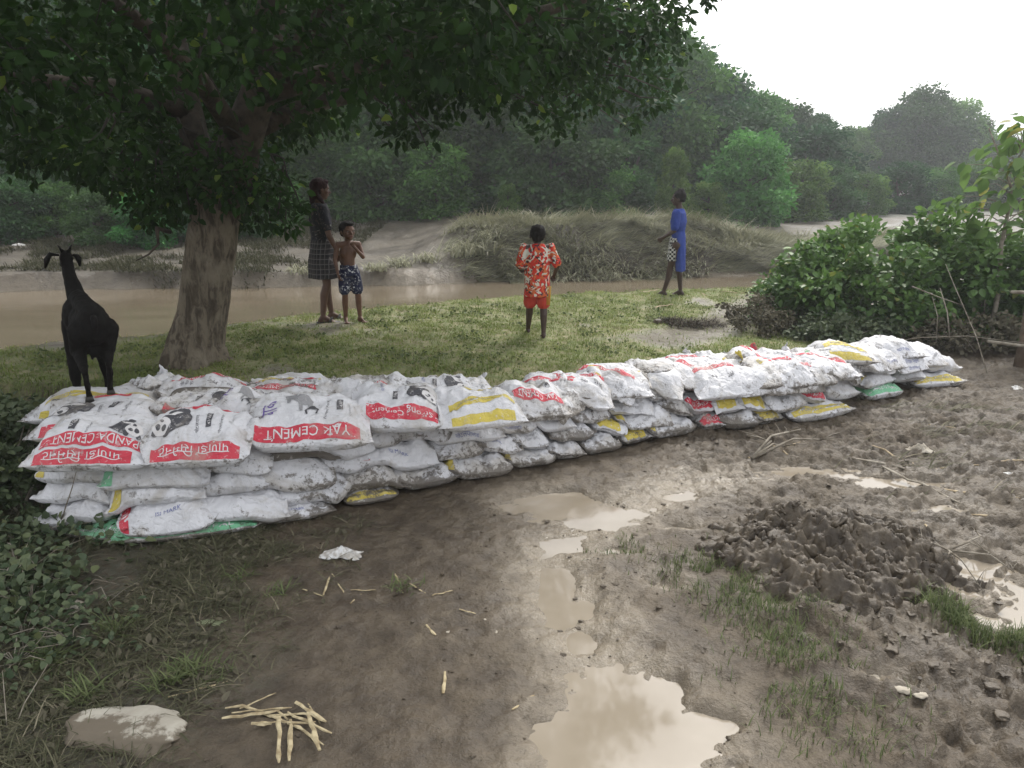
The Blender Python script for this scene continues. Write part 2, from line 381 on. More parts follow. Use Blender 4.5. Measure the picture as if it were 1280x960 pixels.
# ------------------------------------------------------------------ the wall of filled cement bags
def clothmat(name, col, wear=.25, text=False):
    m = NT(name); o = m.obj(); inf = m.n('ShaderNodeObjectInfo'); P = m.n('ShaderNodeVectorMath', operation='ADD')
    sc = m.n('ShaderNodeVectorMath', operation='SCALE'); cb = m.n('ShaderNodeCombineXYZ')
    m.l(inf.outputs['Random'], cb.inputs[0]); m.l(inf.outputs['Random'], cb.inputs[2]); m.l(cb.outputs[0], sc.inputs[0]); sc.inputs['Scale'].default_value = 37
    m.l(o, P.inputs[0]); m.l(sc.outputs[0], P.inputs[1]); P = P.outputs[0]
    base = col
    n0 = m.noise(P, 5, 4, .6)
    dirt = m.attr('dirt')
    nA = m.noise(P, 9, 7, .72, .6); nB = m.noise(P, 34, 6, .75, .3); nC = m.noise(P, 3.2, 5, .65, .8)
    c = m.mix(m.ramp(n0, .3, .7), base, tuple(x * .86 for x in base))
    if wear: c = m.mix(m.ramp(m.math('ADD', nB, m.math('MULTIPLY', nA, .3)), .70, .80, 0, wear * 2.2), c, (.62, .60, .585))
    # pale silt film, then darker mud in streaks
    thr = m.math('SUBTRACT', .66, m.math('MULTIPLY', dirt, .26))
    film = m.n('ShaderNodeMapRange', interpolation_type='SMOOTHSTEP'); m.l(nC, film.inputs[0])
    m.l(m.math('SUBTRACT', thr, .10), film.inputs[1]); m.l(m.math('ADD', thr, .12), film.inputs[2]); film.inputs[4].default_value = .62
    c = m.mix(film.outputs[0], c, (.34, .305, .25))
    thr2 = m.math('SUBTRACT', .655, m.math('MULTIPLY', dirt, .19))
    mx = m.math('ADD', m.math('MULTIPLY', nA, .55), m.math('MULTIPLY', nB, .45))
    st = m.n('ShaderNodeMapRange', interpolation_type='SMOOTHSTEP'); m.l(mx, st.inputs[0])
    m.l(m.math('SUBTRACT', thr2, .05), st.inputs[1]); m.l(m.math('ADD', thr2, .03), st.inputs[2]); st.inputs[4].default_value = .85
    c = m.mix(st.outputs[0], c, (.105, .088, .068))
    r1 = m.noise(P, 14, 5, .6, 1.5); b = m.bump(r1, .7, .03); vo = m.n('ShaderNodeTexVoronoi', feature='DISTANCE_TO_EDGE'); vo.inputs['Scale'].default_value = 6.5; wp = m.n('ShaderNodeVectorMath', operation='ADD'); nzc = m.n('ShaderNodeTexNoise'); nzc.inputs['Scale'].default_value = 6; m.l(P, nzc.inputs[0]); s2 = m.n('ShaderNodeVectorMath', operation='SCALE'); s2.inputs['Scale'].default_value = .22; m.l(nzc.outputs['Color'], s2.inputs[0]); m.l(P, wp.inputs[0]); m.l(s2.outputs[0], wp.inputs[1]); m.l(wp.outputs[0], vo.inputs['Vector']); b = m.bump(m.ramp(vo.outputs['Distance'], 0, .10), .22, .010, b)
    wv = m.n('ShaderNodeTexWave'); wv.inputs['Scale'].default_value = 90; wv.inputs['Distortion'].default_value = 2; m.l(P, wv.inputs[0])
    b = m.bump(wv.outputs['Fac'], .12, .001, b); b = m.bump(nB, .3, .005, b)
    return m.done(m.bsdf(c, .48, b, .4))
BAGM = [clothmat('woven_plastic', (.69, .69, .715), 0), clothmat('print_red', (.60, .045, .075)), clothmat('print_yellow', (.62, .50, .09)),
        clothmat('print_black', (.07, .07, .08)), clothmat('print_purple', (.16, .10, .36), .1), clothmat('print_green', (.20, .52, .30)),
        clothmat('print_white', (.74, .72, .72), 0), clothmat('print_grey', (.30, .30, .31), .2), clothmat('print_blue', (.16, .19, .40), .3)]
WHT, RED, YEL, BLK, PUR, GRN, WTX, GRY, BLU = range(9)

_tc = {}
def text2d(txt, h):
    """flat outline mesh of a word: verts (n,2) centred, faces"""
    k = (txt, h)
    if k in _tc: return _tc[k]
    cu = bpy.data.curves.new('t', 'FONT'); cu.body = txt; cu.resolution_u = 2; cu.size = 1; cu.align_x = 'CENTER'
    o = bpy.data.objects.new('t', cu); COL.objects.link(o)
    dg = bpy.context.evaluated_depsgraph_get(); dg.update(); me = bpy.data.meshes.new_from_object(o.evaluated_get(dg))
    V = np.array([v.co[:2] for v in me.vertices]); F = [list(p.vertices) for p in me.polygons]
    bpy.data.objects.remove(o); bpy.data.curves.remove(cu); bpy.data.meshes.remove(me)
    if len(V):
        V = V - (V.max(0) + V.min(0)) / 2; V = V / max(V[:, 1].max() - V[:, 1].min(), 1e-3) * h
    _tc[k] = (V, F); return _tc[k]
class Print:
    """flat print laid out in metres on a bag 0.66 x 0.44; later wrapped on the cloth"""
    def __init__(s): s.parts = []
    def poly(s, P, mat, lv=0): s.parts.append((np.array(P, float), [list(range(len(P)))], mat, lv)); return s
    def rect(s, x0, x1, y0, y1, mat, lv=0): return s.poly([(x0, y0), (x1, y0), (x1, y1), (x0, y1)], mat, lv)
    def ell(s, cx, cy_, rx, ry, mat, lv=0, rot=0, n=18):
        P = [(cx + rx * math.cos(a) * math.cos(rot) - ry * math.sin(a) * math.sin(rot), cy_ + rx * math.cos(a) * math.sin(rot) + ry * math.sin(a) * math.cos(rot)) for a in np.linspace(0, 2 * math.pi, n, endpoint=False)]
        return s.poly(P, mat, lv)
    def text(s, t, x, y, h, mat, rot=180, lv=1, sx=1, maxw=None):
        V, F = text2d(t, h)
        if len(V) == 0: return s
        V = V * (sx, 1)
        if maxw:
            wd = V[:, 0].max() - V[:, 0].min(); V = V * (maxw / wd, 1)
        a = R(rot); V = np.stack([V[:, 0] * math.cos(a) - V[:, 1] * math.sin(a) + x, V[:, 0] * math.sin(a) + V[:, 1] * math.cos(a) + y], 1)
        s.parts.append((V, F, mat, lv)); return s
    def build(s):
        out = []
        for V, F, mat, lv in s.parts:
            bm = bmesh.new(); vs_ = [bm.verts.new((v[0], v[1], 0)) for v in V]
            for f in F:
                try: bm.faces.new([vs_[i] for i in f])
                except Exception: pass
            for ax in (0, 1):
                lo, hi = V[:, ax].min(), V[:, ax].max(); q = math.ceil(lo / .017) * .017
                while q < hi:
                    co = [0, 0, 0]; co[ax] = q; no = [0, 0, 0]; no[ax] = 1
                    bmesh.ops.bisect_plane(bm, geom=bm.verts[:] + bm.edges[:] + bm.faces[:], plane_co=co, plane_no=no, dist=1e-5); q += .017
            bmesh.ops.triangulate(bm, faces=bm.faces[:])
            bm.verts.index_update()
            out.append((np.array([v.co[:2] for v in bm.verts]), [[v.index for v in f.verts] for f in bm.faces], mat, lv)); bm.free()
        s.out = out; return s
def emblem_panda(p, x, y, k=1., mirror=1):
    m_ = mirror
    p.ell(x + .020 * m_ * k, y + .005 * k, .075 * k, .062 * k, BLK, 1, .2 * m_)                 # dark body behind
    p.ell(x - .045 * m_ * k, y - .015 * k, .045 * k, .037 * k, WTX, 2)                          # face
    p.poly([(x - .06 * m_ * k, y + .035 * k), (x - .01 * m_ * k, y + .052 * k), (x + .045 * m_ * k, y + .050 * k), (x + .01 * m_ * k, y + .028 * k)], WTX, 2)
    p.ell(x - .060 * m_ * k, y - .020 * k, .012 * k, .012 * k, BLK, 3); p.ell(x - .030 * m_ * k, y - .024 * k, .012 * k, .011 * k, BLK, 3)
    p.ell(x - .045 * m_ * k, y + .004 * k, .009 * k, .006 * k, BLK, 3)
    p.ell(x - .075 * m_ * k, y - .047 * k, .013 * k, .012 * k, BLK, 1); p.ell(x - .015 * m_ * k, y - .052 * k, .014 * k, .013 * k, BLK, 1)
    p.ell(x + .055 * m_ * k, y + .055 * k, .022 * k, .014 * k, BLK, 1); p.ell(x - .01 * m_ * k, y + .068 * k, .02 * k, .012 * k, BLK, 1)
def emblem_yak(p, x, y, k=1.):
    P = [(-.055, .06), (-.03, .075), (.0, .07), (.03, .055), (.05, .03), (.047, .0), (.035, -.01), (.03, .01), (.012, .005), (.014, -.03), (.004, -.03), (-.004, .01), (-.028, .02), (-.03, .0), (-.042, .0), (-.045, .03)]
    p.poly([(x + a * k, y + b * k) for a, b in P], GRY, 1)
    p.ell(x + .048 * k, y - .012 * k, .016 * k, .02 * k, BLK, 2)
    p.poly([(x + a * k, y + b * k) for a, b in [(.03, -.012), (.022, -.03), (.028, -.05), (.034, -.05), (.03, -.03), (.037, -.016)]], BLK, 2)
    p.poly([(x + a * k, y + b * k) for a, b in [(.056, -.02), (.066, -.035), (.062, -.055), (.068, -.056), (.074, -.034), (.062, -.01)]], BLK, 2)
def vbox(p, x, y, rot=90): 
    p.rect(x - .016, x + .016, y - .055, y + .055, BLK, 1); p.text('43 GRADE', x, y, .016, WTX, rot, 2, maxw=.09)
PR = {}
def prints():
    def new(k): PR[k] = Print(); return PR[k]
    p = new('yak'); p.rect(-.27, .27, -.205, -.145, RED); p.text('YAK CEMENT', 0, -.175, .036, WTX, maxw=.44); p.rect(-.24, .1, .17, .195, RED)
    p.text('याक', -.20, -.03, .075, PUR, 90, maxw=.12); emblem_yak(p, -.05, -.01, 1.45); vbox(p, .165, .0, 100); p.text('Portland Pozzolana', .10, -.04, .014, BLK, 82, maxw=.16)
    p.text('Cement', .215, -.03, .013, GRY, 98, maxw=.07); p.ell(-.245, -.08, .012, .012, BLK, 1); p.text('R', -.245, -.08, .012, WTX, 180, 2)
    p = new('panda2'); p.rect(-.25, .27, -.155, -.10, RED); p.text('PANDA CEMENT', .03, -.128, .036, WTX, maxw=.44)
    p.rect(-.27, .23, -.215, -.168, RED); p.text('पाणडा िसमेनट', -.02, -.192, .03, WTX, maxw=.40); emblem_panda(p, .16, -.03, 1.0, -1); vbox(p, -.10, -.03, 75); p.text('Portland Cement', -.03, -.04, .012, BLK, 97, maxw=.11)
    p = new('panda'); p.rect(-.26, .27, -.213, -.155, RED); p.text('पाणडा िसमेनट', .0, -.185, .036, WTX, maxw=.42); emblem_panda(p, -.16, -.02, 1.3); vbox(p, .07, -.02, 95)
    p.text('पोटलयाणड', .0, -.05, .024, BLK, 98, maxw=.13); p.text('पोजोलाना', .14, -.04, .018, BLK, 84, maxw=.12); p.rect(-.10, .10, .16, .19, RED); p.text('सिमेनट'.replace('सि', 'िस'), .19, .03, .014, GRY, 84, maxw=.09)
    p = new('panda3'); p.rect(-.2, .28, -.195, -.135, RED); p.text('Strong Cement', .04, -.165, .034, WTX, maxw=.4); emblem_panda(p, .17, -.02, 1.1, -1); vbox(p, -.01, -.02, 80)
    p.text('पोटलयाणड', .06, .06, .014, BLK, 88, maxw=.1); p.text('43 MPa', -.10, .05, .02, BLU, 100, maxw=.09)
    p = new('yellow'); p.rect(-.24, .26, -.115, -.055, YEL); p.text('पोटलयाणड ििसमेनट'.replace('िि', 'ि'), 0, -.085, .026, GRY, maxw=.36); p.rect(-.24, .24, -.21, -.17, YEL); p.rect(-.1, .15, .12, .15, YEL)
    p = new('redcement'); p.rect(-.20, .27, -.15, -.095, RED); p.text('YAK CEMENT', .03, -.123, .034, WTX, maxw=.38); p.text('याक', .0, .06, .05, GRY, 180, maxw=.08); emblem_yak(p, .14, .04, .8)
    p = new('redback'); p.rect(-.28, .25, -.13, -.07, RED); p.text('पाणडा ििसमेनट'.replace('िि', 'ि'), -.02, -.10, .032, WTX, maxw=.44); p.text('43 GRADE', .05, .03, .02, GRY, 180, maxw=.12); p.text('PPC', -.15, .03, .03, GRY, 180, maxw=.07)
    p = new('redrow'); p.rect(-.27, .27, .02, .07, RED); p.text('PANDA CEMENT', 0, .045, .03, WTX, maxw=.42); p.rect(-.25, .22, .15, .18, RED); p.text('पी पी सी', -.12, -.08, .035, BLK, 180, maxw=.09); p.text('PPC', .06, -.09, .03, BLK, 180, maxw=.06); p.text('50 KG', .19, -.08, .025, BLK, 180, maxw=.07)
    p = new('reddiag'); p.poly([(-.28, .08), (.18, -.12), (.2, -.075), (-.27, .13)], RED); p.text('CEMENT', -.04, .0, .026, WTX, 156, maxw=.24); p.text('43 GRADE', .12, .08, .02, BLK, 150, maxw=.11); p.text('MADE IN NEPAL', -.08, -.12, .014, GRY, 160, maxw=.16)
    p = new('plain')
    p = new('text'); p.text('MADE IN NEPAL', -.02, -.175, .017, BLU, 0, maxw=.17); p.text('NET WEIGHT 50 KG', .0, -.14, .012, GRY, 0, maxw=.16)
    p = new('bluetext')
    for i, (t_, wd) in enumerate((('पोटलयाणड', .2), ('ISI MARK CEMENT', .24), ('NET WT 50 KG', .2), ('MADE IN NEPAL', .16))): p.text(t_, .0, -.2 + .03 * i, .018, BLU, 0, maxw=wd)
    p.rect(-.32, -.28, -.2, -.05, RED)
    p = new('yellowend'); p.rect(-.31, -.23, -.225, .1, YEL); p.text('MADE IN NEPAL', .06, -.18, .014, GRY, 0, maxw=.15)
    p = new('redend'); p.rect(-.31, -.245, -.225, .12, RED); p.text('YAK', -.277, -.12, .036, WTX, 90, maxw=.1); p.text('ISI MARK', .0, -.165, .016, BLU, 0, maxw=.16)
    p = new('greentab'); p.rect(-.33, -.24, -.215, -.11, GRN); p.text('43 GRADE', .17, -.15, .02, BLK, 30, maxw=.1)
    p = new('yellowband'); p.rect(-.29, .29, -.20, -.14, YEL); p.text('PORTLAND CEMENT', 0, -.17, .024, GRY, 0, maxw=.42)
    p = new('green'); p.rect(-.3, .3, -.21, .1, GRN); p.text('MADE IN NEPAL', 0, -.17, .03, WTX, 0, maxw=.4)
    p = new('endyellow'); p.rect(-.30, -.16, -.12, .16, YEL)            # prints at the bag's end, for bags laid end-on
    p = new('endred'); p.rect(-.30, -.23, -.2, .2, RED); p.text('CEMENT', -.265, 0, .035, WTX, 90, maxw=.24)
    p = new('endtext')
    for i in range(4): p.text('NET WEIGHT 50 KG', -.27 + .035 * i, 0, .016, GRY, -90, maxw=.22)
    for q in PR.values(): q.build()
prints()

# support height map of the pile
SX0, SY0, SD = -4.0, 3.4, .02; SNX, SNY = 520, 330
sgx, sgy = np.meshgrid(SX0 + SD * np.arange(SNX), SY0 + SD * np.arange(SNY))
S = height(sgx, sgy, False)
def samp(A, x, y):
    fx = np.clip((x - SX0) / SD, 0, SNX - 1.001); fy = np.clip((y - SY0) / SD, 0, SNY - 1.001)
    i = fx.astype(int); j = fy.astype(int); u = fx - i; v = fy - j
    return (A[j, i] * (1 - u) + A[j, i + 1] * u) * (1 - v) + (A[j + 1, i] * (1 - u) + A[j + 1, i + 1] * u) * v
def gsm(A, k):
    for _ in range(k):
        B = A.copy(); B[1:-1, :] = (A[:-2, :] + 2 * A[1:-1, :] + A[2:, :]) / 4; A = B.copy(); A[:, 1:-1] = (B[:, :-2] + 2 * B[:, 1:-1] + B[:, 2:]) / 4
    return A
def outline(u, v, L_, W_, sd):
    """bag plan shape: waisted sides, slightly eared corners"""
    ear = 1 + .035 * np.abs(u) ** 6 * np.abs(v) ** 6 * (1 if sd % 2 > .9 else -2.2)
    x = u * L_ / 2 * (1 - .035 * (1 - v ** 2) * np.abs(u) ** 3) * ear
    wob = 1 + .05 * pn(u * 1.7 + sd, u * 0 + sd * .7)
    y = v * W_ / 2 * (1 - .10 * np.abs(u) ** 5 + .03 * (1 - u ** 2)) * ear * wob
    return x, y
BAGS = []
def drape_bag(cx, cy_, yaw, L_, W_, T_, style, dirt, seed, cap=9., droop=.07, flip=False, tilt=0., force=False):
    """one filled bag laid on whatever already lies below it"""
    global S
    n, m_ = (46, 32) if cx < 1 else (36, 26)
    uu = np.linspace(-1, 1, n); vv = np.linspace(-1, 1, m_); uu = np.sign(uu) * np.abs(uu) ** .82; vv = np.sign(vv) * np.abs(vv) ** .8
    u, v = np.meshgrid(uu, vv, indexing='ij'); sd = seed * 3.17
    x, y = outline(u, v, L_, W_, sd)
    ca, sa = math.cos(yaw), math.sin(yaw)
    X = cx + x * ca - y * sa; Y = cy_ + x * sa + y * ca
    b = samp(gsm_S[0], X, Y); inner = b[(np.abs(u) < .75) & (np.abs(v) < .75)]
    zc = cap if force else min(float(np.percentile(inner, 55)), cap)
    base = np.maximum(b, zc - .015 - droop * (np.abs(v) ** 3) - droop * .7 * np.abs(u) ** 3)
    base = np.minimum(base, zc + .035) + tilt * y
    for _ in range(9):
        q = base.copy(); q[1:-1] = (base[:-2] + 2 * base[1:-1] + base[2:]) / 4; base = q.copy(); base[:, 1:-1] = (q[:, :-2] + 2 * q[:, 1:-1] + q[:, 2:]) / 4
    au = np.clip(np.abs(u) / .955, 0, 1); prof = (1 - au ** 4.5) ** .6 * (1 - np.clip(np.abs(v) / .99, 0, 1) ** 3.4) ** .5
    lump = 1 + .20 * fbm(u * 1.3 + sd, v * 1.1 - sd, 3) + .05 * (u * ((seed % 5) - 2) * .5)
    t = T_ * prof * lump
    # crumples: pleats running in from the end seams and cross folds
    pl = pn(v * 7.5 + sd, u * .9 + 3.3) * np.abs(u) ** 2.4 * .022 + pn(u * 4.2 + sd, v * 2.4 + sd) * .010 + (1 - np.abs(pn(u * 3.1 - sd, v * 3.7 + 8))) ** 4 * .013 - .006
    pl = pl * np.clip(prof * 2.2, 0, 1)
    e = .46 * T_ * (1 - prof ** .85)
    bot = base + e; top = base + e + t * .99 * (1 - .42 * (1 - prof)) + pl * min(1, T_ / .12)
    top = np.maximum(top, bot + .004)
    seam = (np.abs(u) > .955); top = np.where(seam, bot + .006 + .006 * np.abs(pn(v * 9 + sd, u * 0)), top)
    edge = (np.abs(v) > .999) | (np.abs(u) > .999); top = np.where(edge, bot + .003, top)
    ex = np.where(np.abs(u) > .93, .010 * pn(v * 8 + sd * 2, u), 0); top = top + ex; bot = bot + ex
    c0 = np.array([cx, cy_, zc])
    VT = np.stack([X, Y, top], -1).reshape(-1, 3) - c0; VB = np.stack([X, Y, bot - .0], -1).reshape(-1, 3) - c0
    def idx(i, j): return i * m_ + j
    F = []; N = n * m_
    for i in range(n - 1):
        for j in range(m_ - 1):
            F.append([idx(i, j), idx(i + 1, j), idx(i + 1, j + 1), idx(i, j + 1)])
    FB = [[a + N for a in f[::-1]] for f in F]; R_ = []
    for i in range(n - 1):
        R_.append([idx(i + 1, 0), idx(i, 0), idx(i, 0) + N, idx(i + 1, 0) + N]); j = m_ - 1; R_.append([idx(i, j), idx(i + 1, j), idx(i + 1, j) + N, idx(i, j) + N])
    for j in range(m_ - 1):
        R_.append([idx(0, j), idx(0, j + 1), idx(0, j + 1) + N, idx(0, j) + N]); i = n - 1; R_.append([idx(i, j + 1), idx(i, j), idx(i, j) + N, idx(i, j + 1) + N])
    V = [VT, VB]; FF = F + FB + R_; MI = [GRN if style == 'green_all' else WHT] * len(FF); cnt = 2 * N
    # wrap the print over the top sheet
    G3 = VT.reshape(n, m_, 3); du = np.gradient(G3, axis=0); dv = np.gradient(G3, axis=1); NN = np.cross(du, dv); NN /= np.linalg.norm(NN, axis=-1, keepdims=True) + 1e-9
    for PV, PF, mat, lv in PR[style].out:
        su = PV[:, 0] / .33; sv = PV[:, 1] / .22
        if flip: su = -su; sv = -sv
        su = np.clip(su, -.99, .99); sv = np.clip(sv, -.995, .995)
        fi = np.clip(np.interp(su, uu, np.arange(n)), 0, n - 1.001); fj = np.clip(np.interp(sv, vv, np.arange(m_)), 0, m_ - 1.001)
        i = fi.astype(int); j = fj.astype(int); a = (fi - i)[:, None]; bb = (fj - j)[:, None]
        bl = lambda A: (A[i, j] * (1 - a) + A[i + 1, j] * a) * (1 - bb) + (A[i, j + 1] * (1 - a) + A[i + 1, j + 1] * a) * bb
        q = bl(G3) + bl(NN) * (.0022 + .0011 * lv); V.append(q)
        FF += [[k + cnt for k in f] for f in PF]; MI += [mat] * len(PF); cnt += len(q)
    V = np.vstack(V)
    pa = (1 - prof).reshape(-1); pa = np.concatenate([pa, pa, np.zeros(len(V) - 2 * N)])
    low = np.clip(1 - (V[:, 2] + c0[2] - height(V[:, 0] + cx, V[:, 1] + cy_, False)) / .16, 0, 1)
    dd = np.clip(dirt * (.75 + .9 * pa) + .3 * low + .16 * pa, 0, 1.3)
    me = npmesh('cement_bag', V, FF, BAGM, True, attrs=dict(dirt=dd), mi=MI)
    o = link('cement_bag', me); o.location = c0
    # update the support map
    x0, x1 = X.min() - .02, X.max() + .02; y0, y1 = Y.min() - .02, Y.max() + .02
    i0, i1 = int((x0 - SX0) / SD), int((x1 - SX0) / SD) + 1; j0, j1 = int((y0 - SY0) / SD), int((y1 - SY0) / SD) + 1
    lx = (sgx[j0:j1, i0:i1] - cx) * ca + (sgy[j0:j1, i0:i1] - cy_) * sa; ly = -(sgx[j0:j1, i0:i1] - cx) * sa + (sgy[j0:j1, i0:i1] - cy_) * ca
    U = lx / (L_ / 2); Vv = ly / (W_ / 2); ins = (np.abs(U) < .97) & (np.abs(Vv) < .95)
    fi = np.clip(np.interp(U, uu, np.arange(n)), 0, n - 1).round().astype(int); fj = np.clip(np.interp(Vv, vv, np.arange(m_)), 0, m_ - 1).round().astype(int)
    sub = S[j0:j1, i0:i1]; sub[ins] = np.maximum(sub[ins], top[fi, fj][ins]); gsm_S[0] = gsm(S, 1)
    BAGS.append(o); return o
gsm_S = [gsm(S, 2)]

FRONT_PX = np.array([(30, 664), (90, 673), (180, 686), (330, 662), (480, 626), (600, 603), (690, 583), (790, 560), (890, 543), (1040, 528), (1110, 501), (1185, 486), (1240, 464)], float)
def Gg(a, b):
    z = 0.
    for _ in range(4): q = G(a, b, z); z = float(height(q[:1], q[1:2], False)[0])
    return q[:2]
FRONT = np.array([Gg(a, b) for a, b in FRONT_PX])
TOPL = np.array([(0, .43), (350, .42), (500, .40), (700, .335), (830, .29), (950, .26), (1050, .29), (1100, .28), (1230, .25)])
def front_at(px):
    x = np.interp(px, FRONT_PX[:, 0], FRONT[:, 0]); y = np.interp(px, FRONT_PX[:, 0], FRONT[:, 1])
    a = np.array([np.interp(px - 40, FRONT_PX[:, 0], FRONT[:, 0]), np.interp(px - 40, FRONT_PX[:, 0], FRONT[:, 1])])
    b = np.array([np.interp(px + 40, FRONT_PX[:, 0], FRONT[:, 0]), np.interp(px + 40, FRONT_PX[:, 0], FRONT[:, 1])])
    t = (b - a) / np.linalg.norm(b - a); return np.array([x, y]), t, np.array([-t[1], t[0]])
LOW = [  # layer, px, facing, width px, style, dirt
    (0, 130, 's', 100, 'green', .35), (0, 235, 's', 165, 'green', .4), (0, 372, 's', 85, 'redend', .45), (0, 468, 's', 62, 'yellowband', .6),
    (1, 84, 's', 95, 'plain', .1), (1, 300, 's', 112, 'plain', .12), (1, 214, 's', 108, 'redend', .12), (1, 470, 's', 80, 'plain', .6), (1, 394, 's', 98, 'yellowend', .3), (1, 530, 's', 86, 'yellowend', .55),
    (1, 607, 's', 80, 'yellowend', .5), (1, 671, 's', 66, 'yellowend', .35), (1, 718, 'e', 46, 'plain', .35), (1, 757, 's', 52, 'plain', .5), (1, 798, 'e', 40, 'endyellow', .4), (1, 843, 's', 64, 'yellowend', .4),
    (1, 893, 'e', 28, 'endred', .3), (1, 927, 's', 52, 'plain', .6), (1, 962, 'e', 40, 'endyellow', .4), (1, 1034, 's', 92, 'yellowband', .2), (1, 1112, 's', 56, 'green', .2), (1, 1180, 's', 76, 'yellowband', .15),
    (2, 85, 's', 105, 'plain', .15), (2, 284, 's', 112, 'endred', .25), (2, 193, 's', 102, 'yellowend', .12), (2, 370, 's', 112, 'plain', .42), (2, 453, 's', 84, 'plain', .2), (2, 572, 's', 84, 'plain', .5), (2, 506, 's', 86, 'redend', .15),
    (2, 632, 's', 62, 'text', .4), (2, 676, 'e', 48, 'endtext', .3), (2, 726, 's', 60, 'plain', .6), (2, 777, 'e', 44, 'endyellow', .15), (2, 813, 's', 66, 'yellowend', .3), (2, 855, 'e', 46, 'plain', .45), (2, 884, 'e', 36, 'endred', .15),
    (2, 912, 'e', 40, 'endyellow', .1), (2, 947, 'e', 44, 'endyellow', .1), (2, 985, 's', 50, 'plain', .35), (2, 1022, 'e', 46, 'endred', .12), (2, 1062, 's', 60, 'plain', .2), (2, 1106, 's', 50, 'endyellow', .1), (2, 1148, 'e', 46, 'plain', .08), (2, 1190, 's', 60, 'plain', .1),
    (3, 94, 's', 122, 'yellowend', .2), (3, 198, 's', 116, 'greentab', .15), (3, 376, 's', 112, 'yellowend', .72), (3, 294, 's', 105, 'redend', .25), (3, 434, 's', 82, 'plain', .15), (3, 468, 's', 92, 'plain', .3), (3, 596, 's', 88, 'bluetext', .2), (3, 532, 's', 90, 'redend', .38),
    (3, 650, 's', 74, 'bluetext', .35), (3, 700, 's', 66, 'redend', .15), (3, 748, 's', 70, 'plain', .45), (3, 800, 'e', 62, 'endtext', .12), (3, 838, 'e', 56, 'plain', .4)]
TOPB = [  # row, px, py, z, yaw deg, L, W, T, style, dirt
    ('back', 124, 486, 0.67, 10, .80, .46, .17, 'yellow', .25), ('back', 198, 470, 0.67, 70, .45, .22, .12, 'plain', .3), ('back', 260, 473, 0.67, 3, .62, .42, .17, 'redrow', .2), ('back', 366, 469, 0.67, 8, .60, .42, .17, 'yellow', .22),
    ('back', 455, 471, 0.65, 2, .50, .40, .15, 'redcement', .5), ('back', 524, 473, 0.63, 10, .52, .40, .14, 'text', .3), ('back', 580, 476, 0.61, 5, .44, .40, .13, 'plain', .3),
    ('back', 697, 467, 0.55, -10, .62, .42, .16, 'redback', .22), ('back', 764, 459, 0.55, 5, .54, .42, .15, 'yellow', .25), ('back', 816, 451, 0.55, 12, .54, .42, .13, 'plain', .35), ('back', 860, 444, 0.53, 20, .52, .42, .13, 'reddiag', .3),
    ('back', 905, 445, 0.51, 15, .50, .40, .12, 'text', .3), ('back', 944, 443, 0.53, -30, .52, .40, .13, 'reddiag', .35), ('back', 981, 441, 0.53, 0, .55, .40, .14, 'reddiag', .1), ('back', 1022, 436, 0.53, 20, .55, .42, .13, 'greentab', .25),
    ('back', 1052, 433, 0.54, 10, .55, .42, .13, 'yellow', .2), ('back', 1096, 427, 0.49, 15, .60, .42, .14, 'panda', .2), ('back', 1130, 431, 0.48, 20, .55, .42, .13, 'text', .2),
    ('middle', 128, 506, 0.66, 5, .74, .42, .15, 'panda', .22), ('middle', 254, 494, 0.66, 0, .62, .40, .13, 'panda3', .4), ('middle', 312, 499, 0.66, -15, .48, .40, .14, 'yak', .3), ('middle', 356, 487, 0.64, 6, .56, .40, .12, 'redrow', .5),
    ('middle', 430, 488, 0.62, 8, .50, .40, .12, 'plain', .4), ('middle', 545, 484, 0.60, 6, .55, .42, .13, 'panda3', .3), ('middle', 780, 474, 0.52, 10, .56, .42, .13, 'reddiag', .25), ('middle', 872, 458, 0.50, 15, .55, .42, .12, 'reddiag', .25),
    ('middle', 925, 456, 0.48, 25, .52, .40, .12, 'yellow', .35), ('middle', 962, 457, 0.48, 20, .5, .4, .12, 'plain', .4), ('middle', 1002, 456, 0.48, 18, .55, .42, .13, 'reddiag', .3), ('middle', 1042, 452, 0.49, 25, .55, .42, .13, 'reddiag', .3), ('middle', 1085, 446, 0.44, 25, .58, .42, .13, 'reddiag', .2), ('middle', 1125, 445, 0.43, 30, .55, .42, .12, 'text', .15),
    ('front', 122, 545, 0.59, 2, .68, .44, .20, 'panda2', .12), ('front', 249, 541, 0.59, 8, .58, .46, .20, 'panda', .10), ('front', 386, 521, 0.60, 9, .72, .50, .21, 'yak', .08), ('front', 496, 506, 0.59, 6, .60, .46, .19, 'panda3', .14), ('front', 597, 507, 0.56, 16, .56, .42, .17, 'yellow', .08),
    ('front', 680, 494, 0.53, 18, .52, .42, .17, 'redcement', .32), ('front', 738, 516, 0.44, -35, .52, .36, .14, 'redend', .35), ('front', 765, 493, 0.50, 0, .52, .40, .16, 'redrow', .1), ('front', 812, 490, 0.48, 70, .5, .38, .15, 'endtext', .1), ('front', 848, 481, 0.48, -20, .5, .38, .14, 'plain', .12),
    ('front', 898, 467, 0.46, 20, .56, .40, .14, 'redrow', .12), ('front', 950, 472, 0.44, 25, .5, .40, .14, 'plain', .2), ('front', 1006, 474, 0.43, 15, .52, .40, .14, 'plain', .4), ('front', 1052, 472, 0.43, -15, .58, .42, .15, 'reddiag', .1), ('front', 1096, 464, 0.39, 60, .55, .42, .14, 'plain', .35),
    ('front', 1126, 455, 0.40, 25, .5, .4, .13, 'plain', .12), ('front', 1160, 450, 0.38, 30, .55, .42, .13, 'bluetext', .06), ('front', 1203, 447, 0.37, 10, .56, .44, .12, 'greentab', .12)]
def nl_at(px): return 3 if px < 830 else 2
info = []
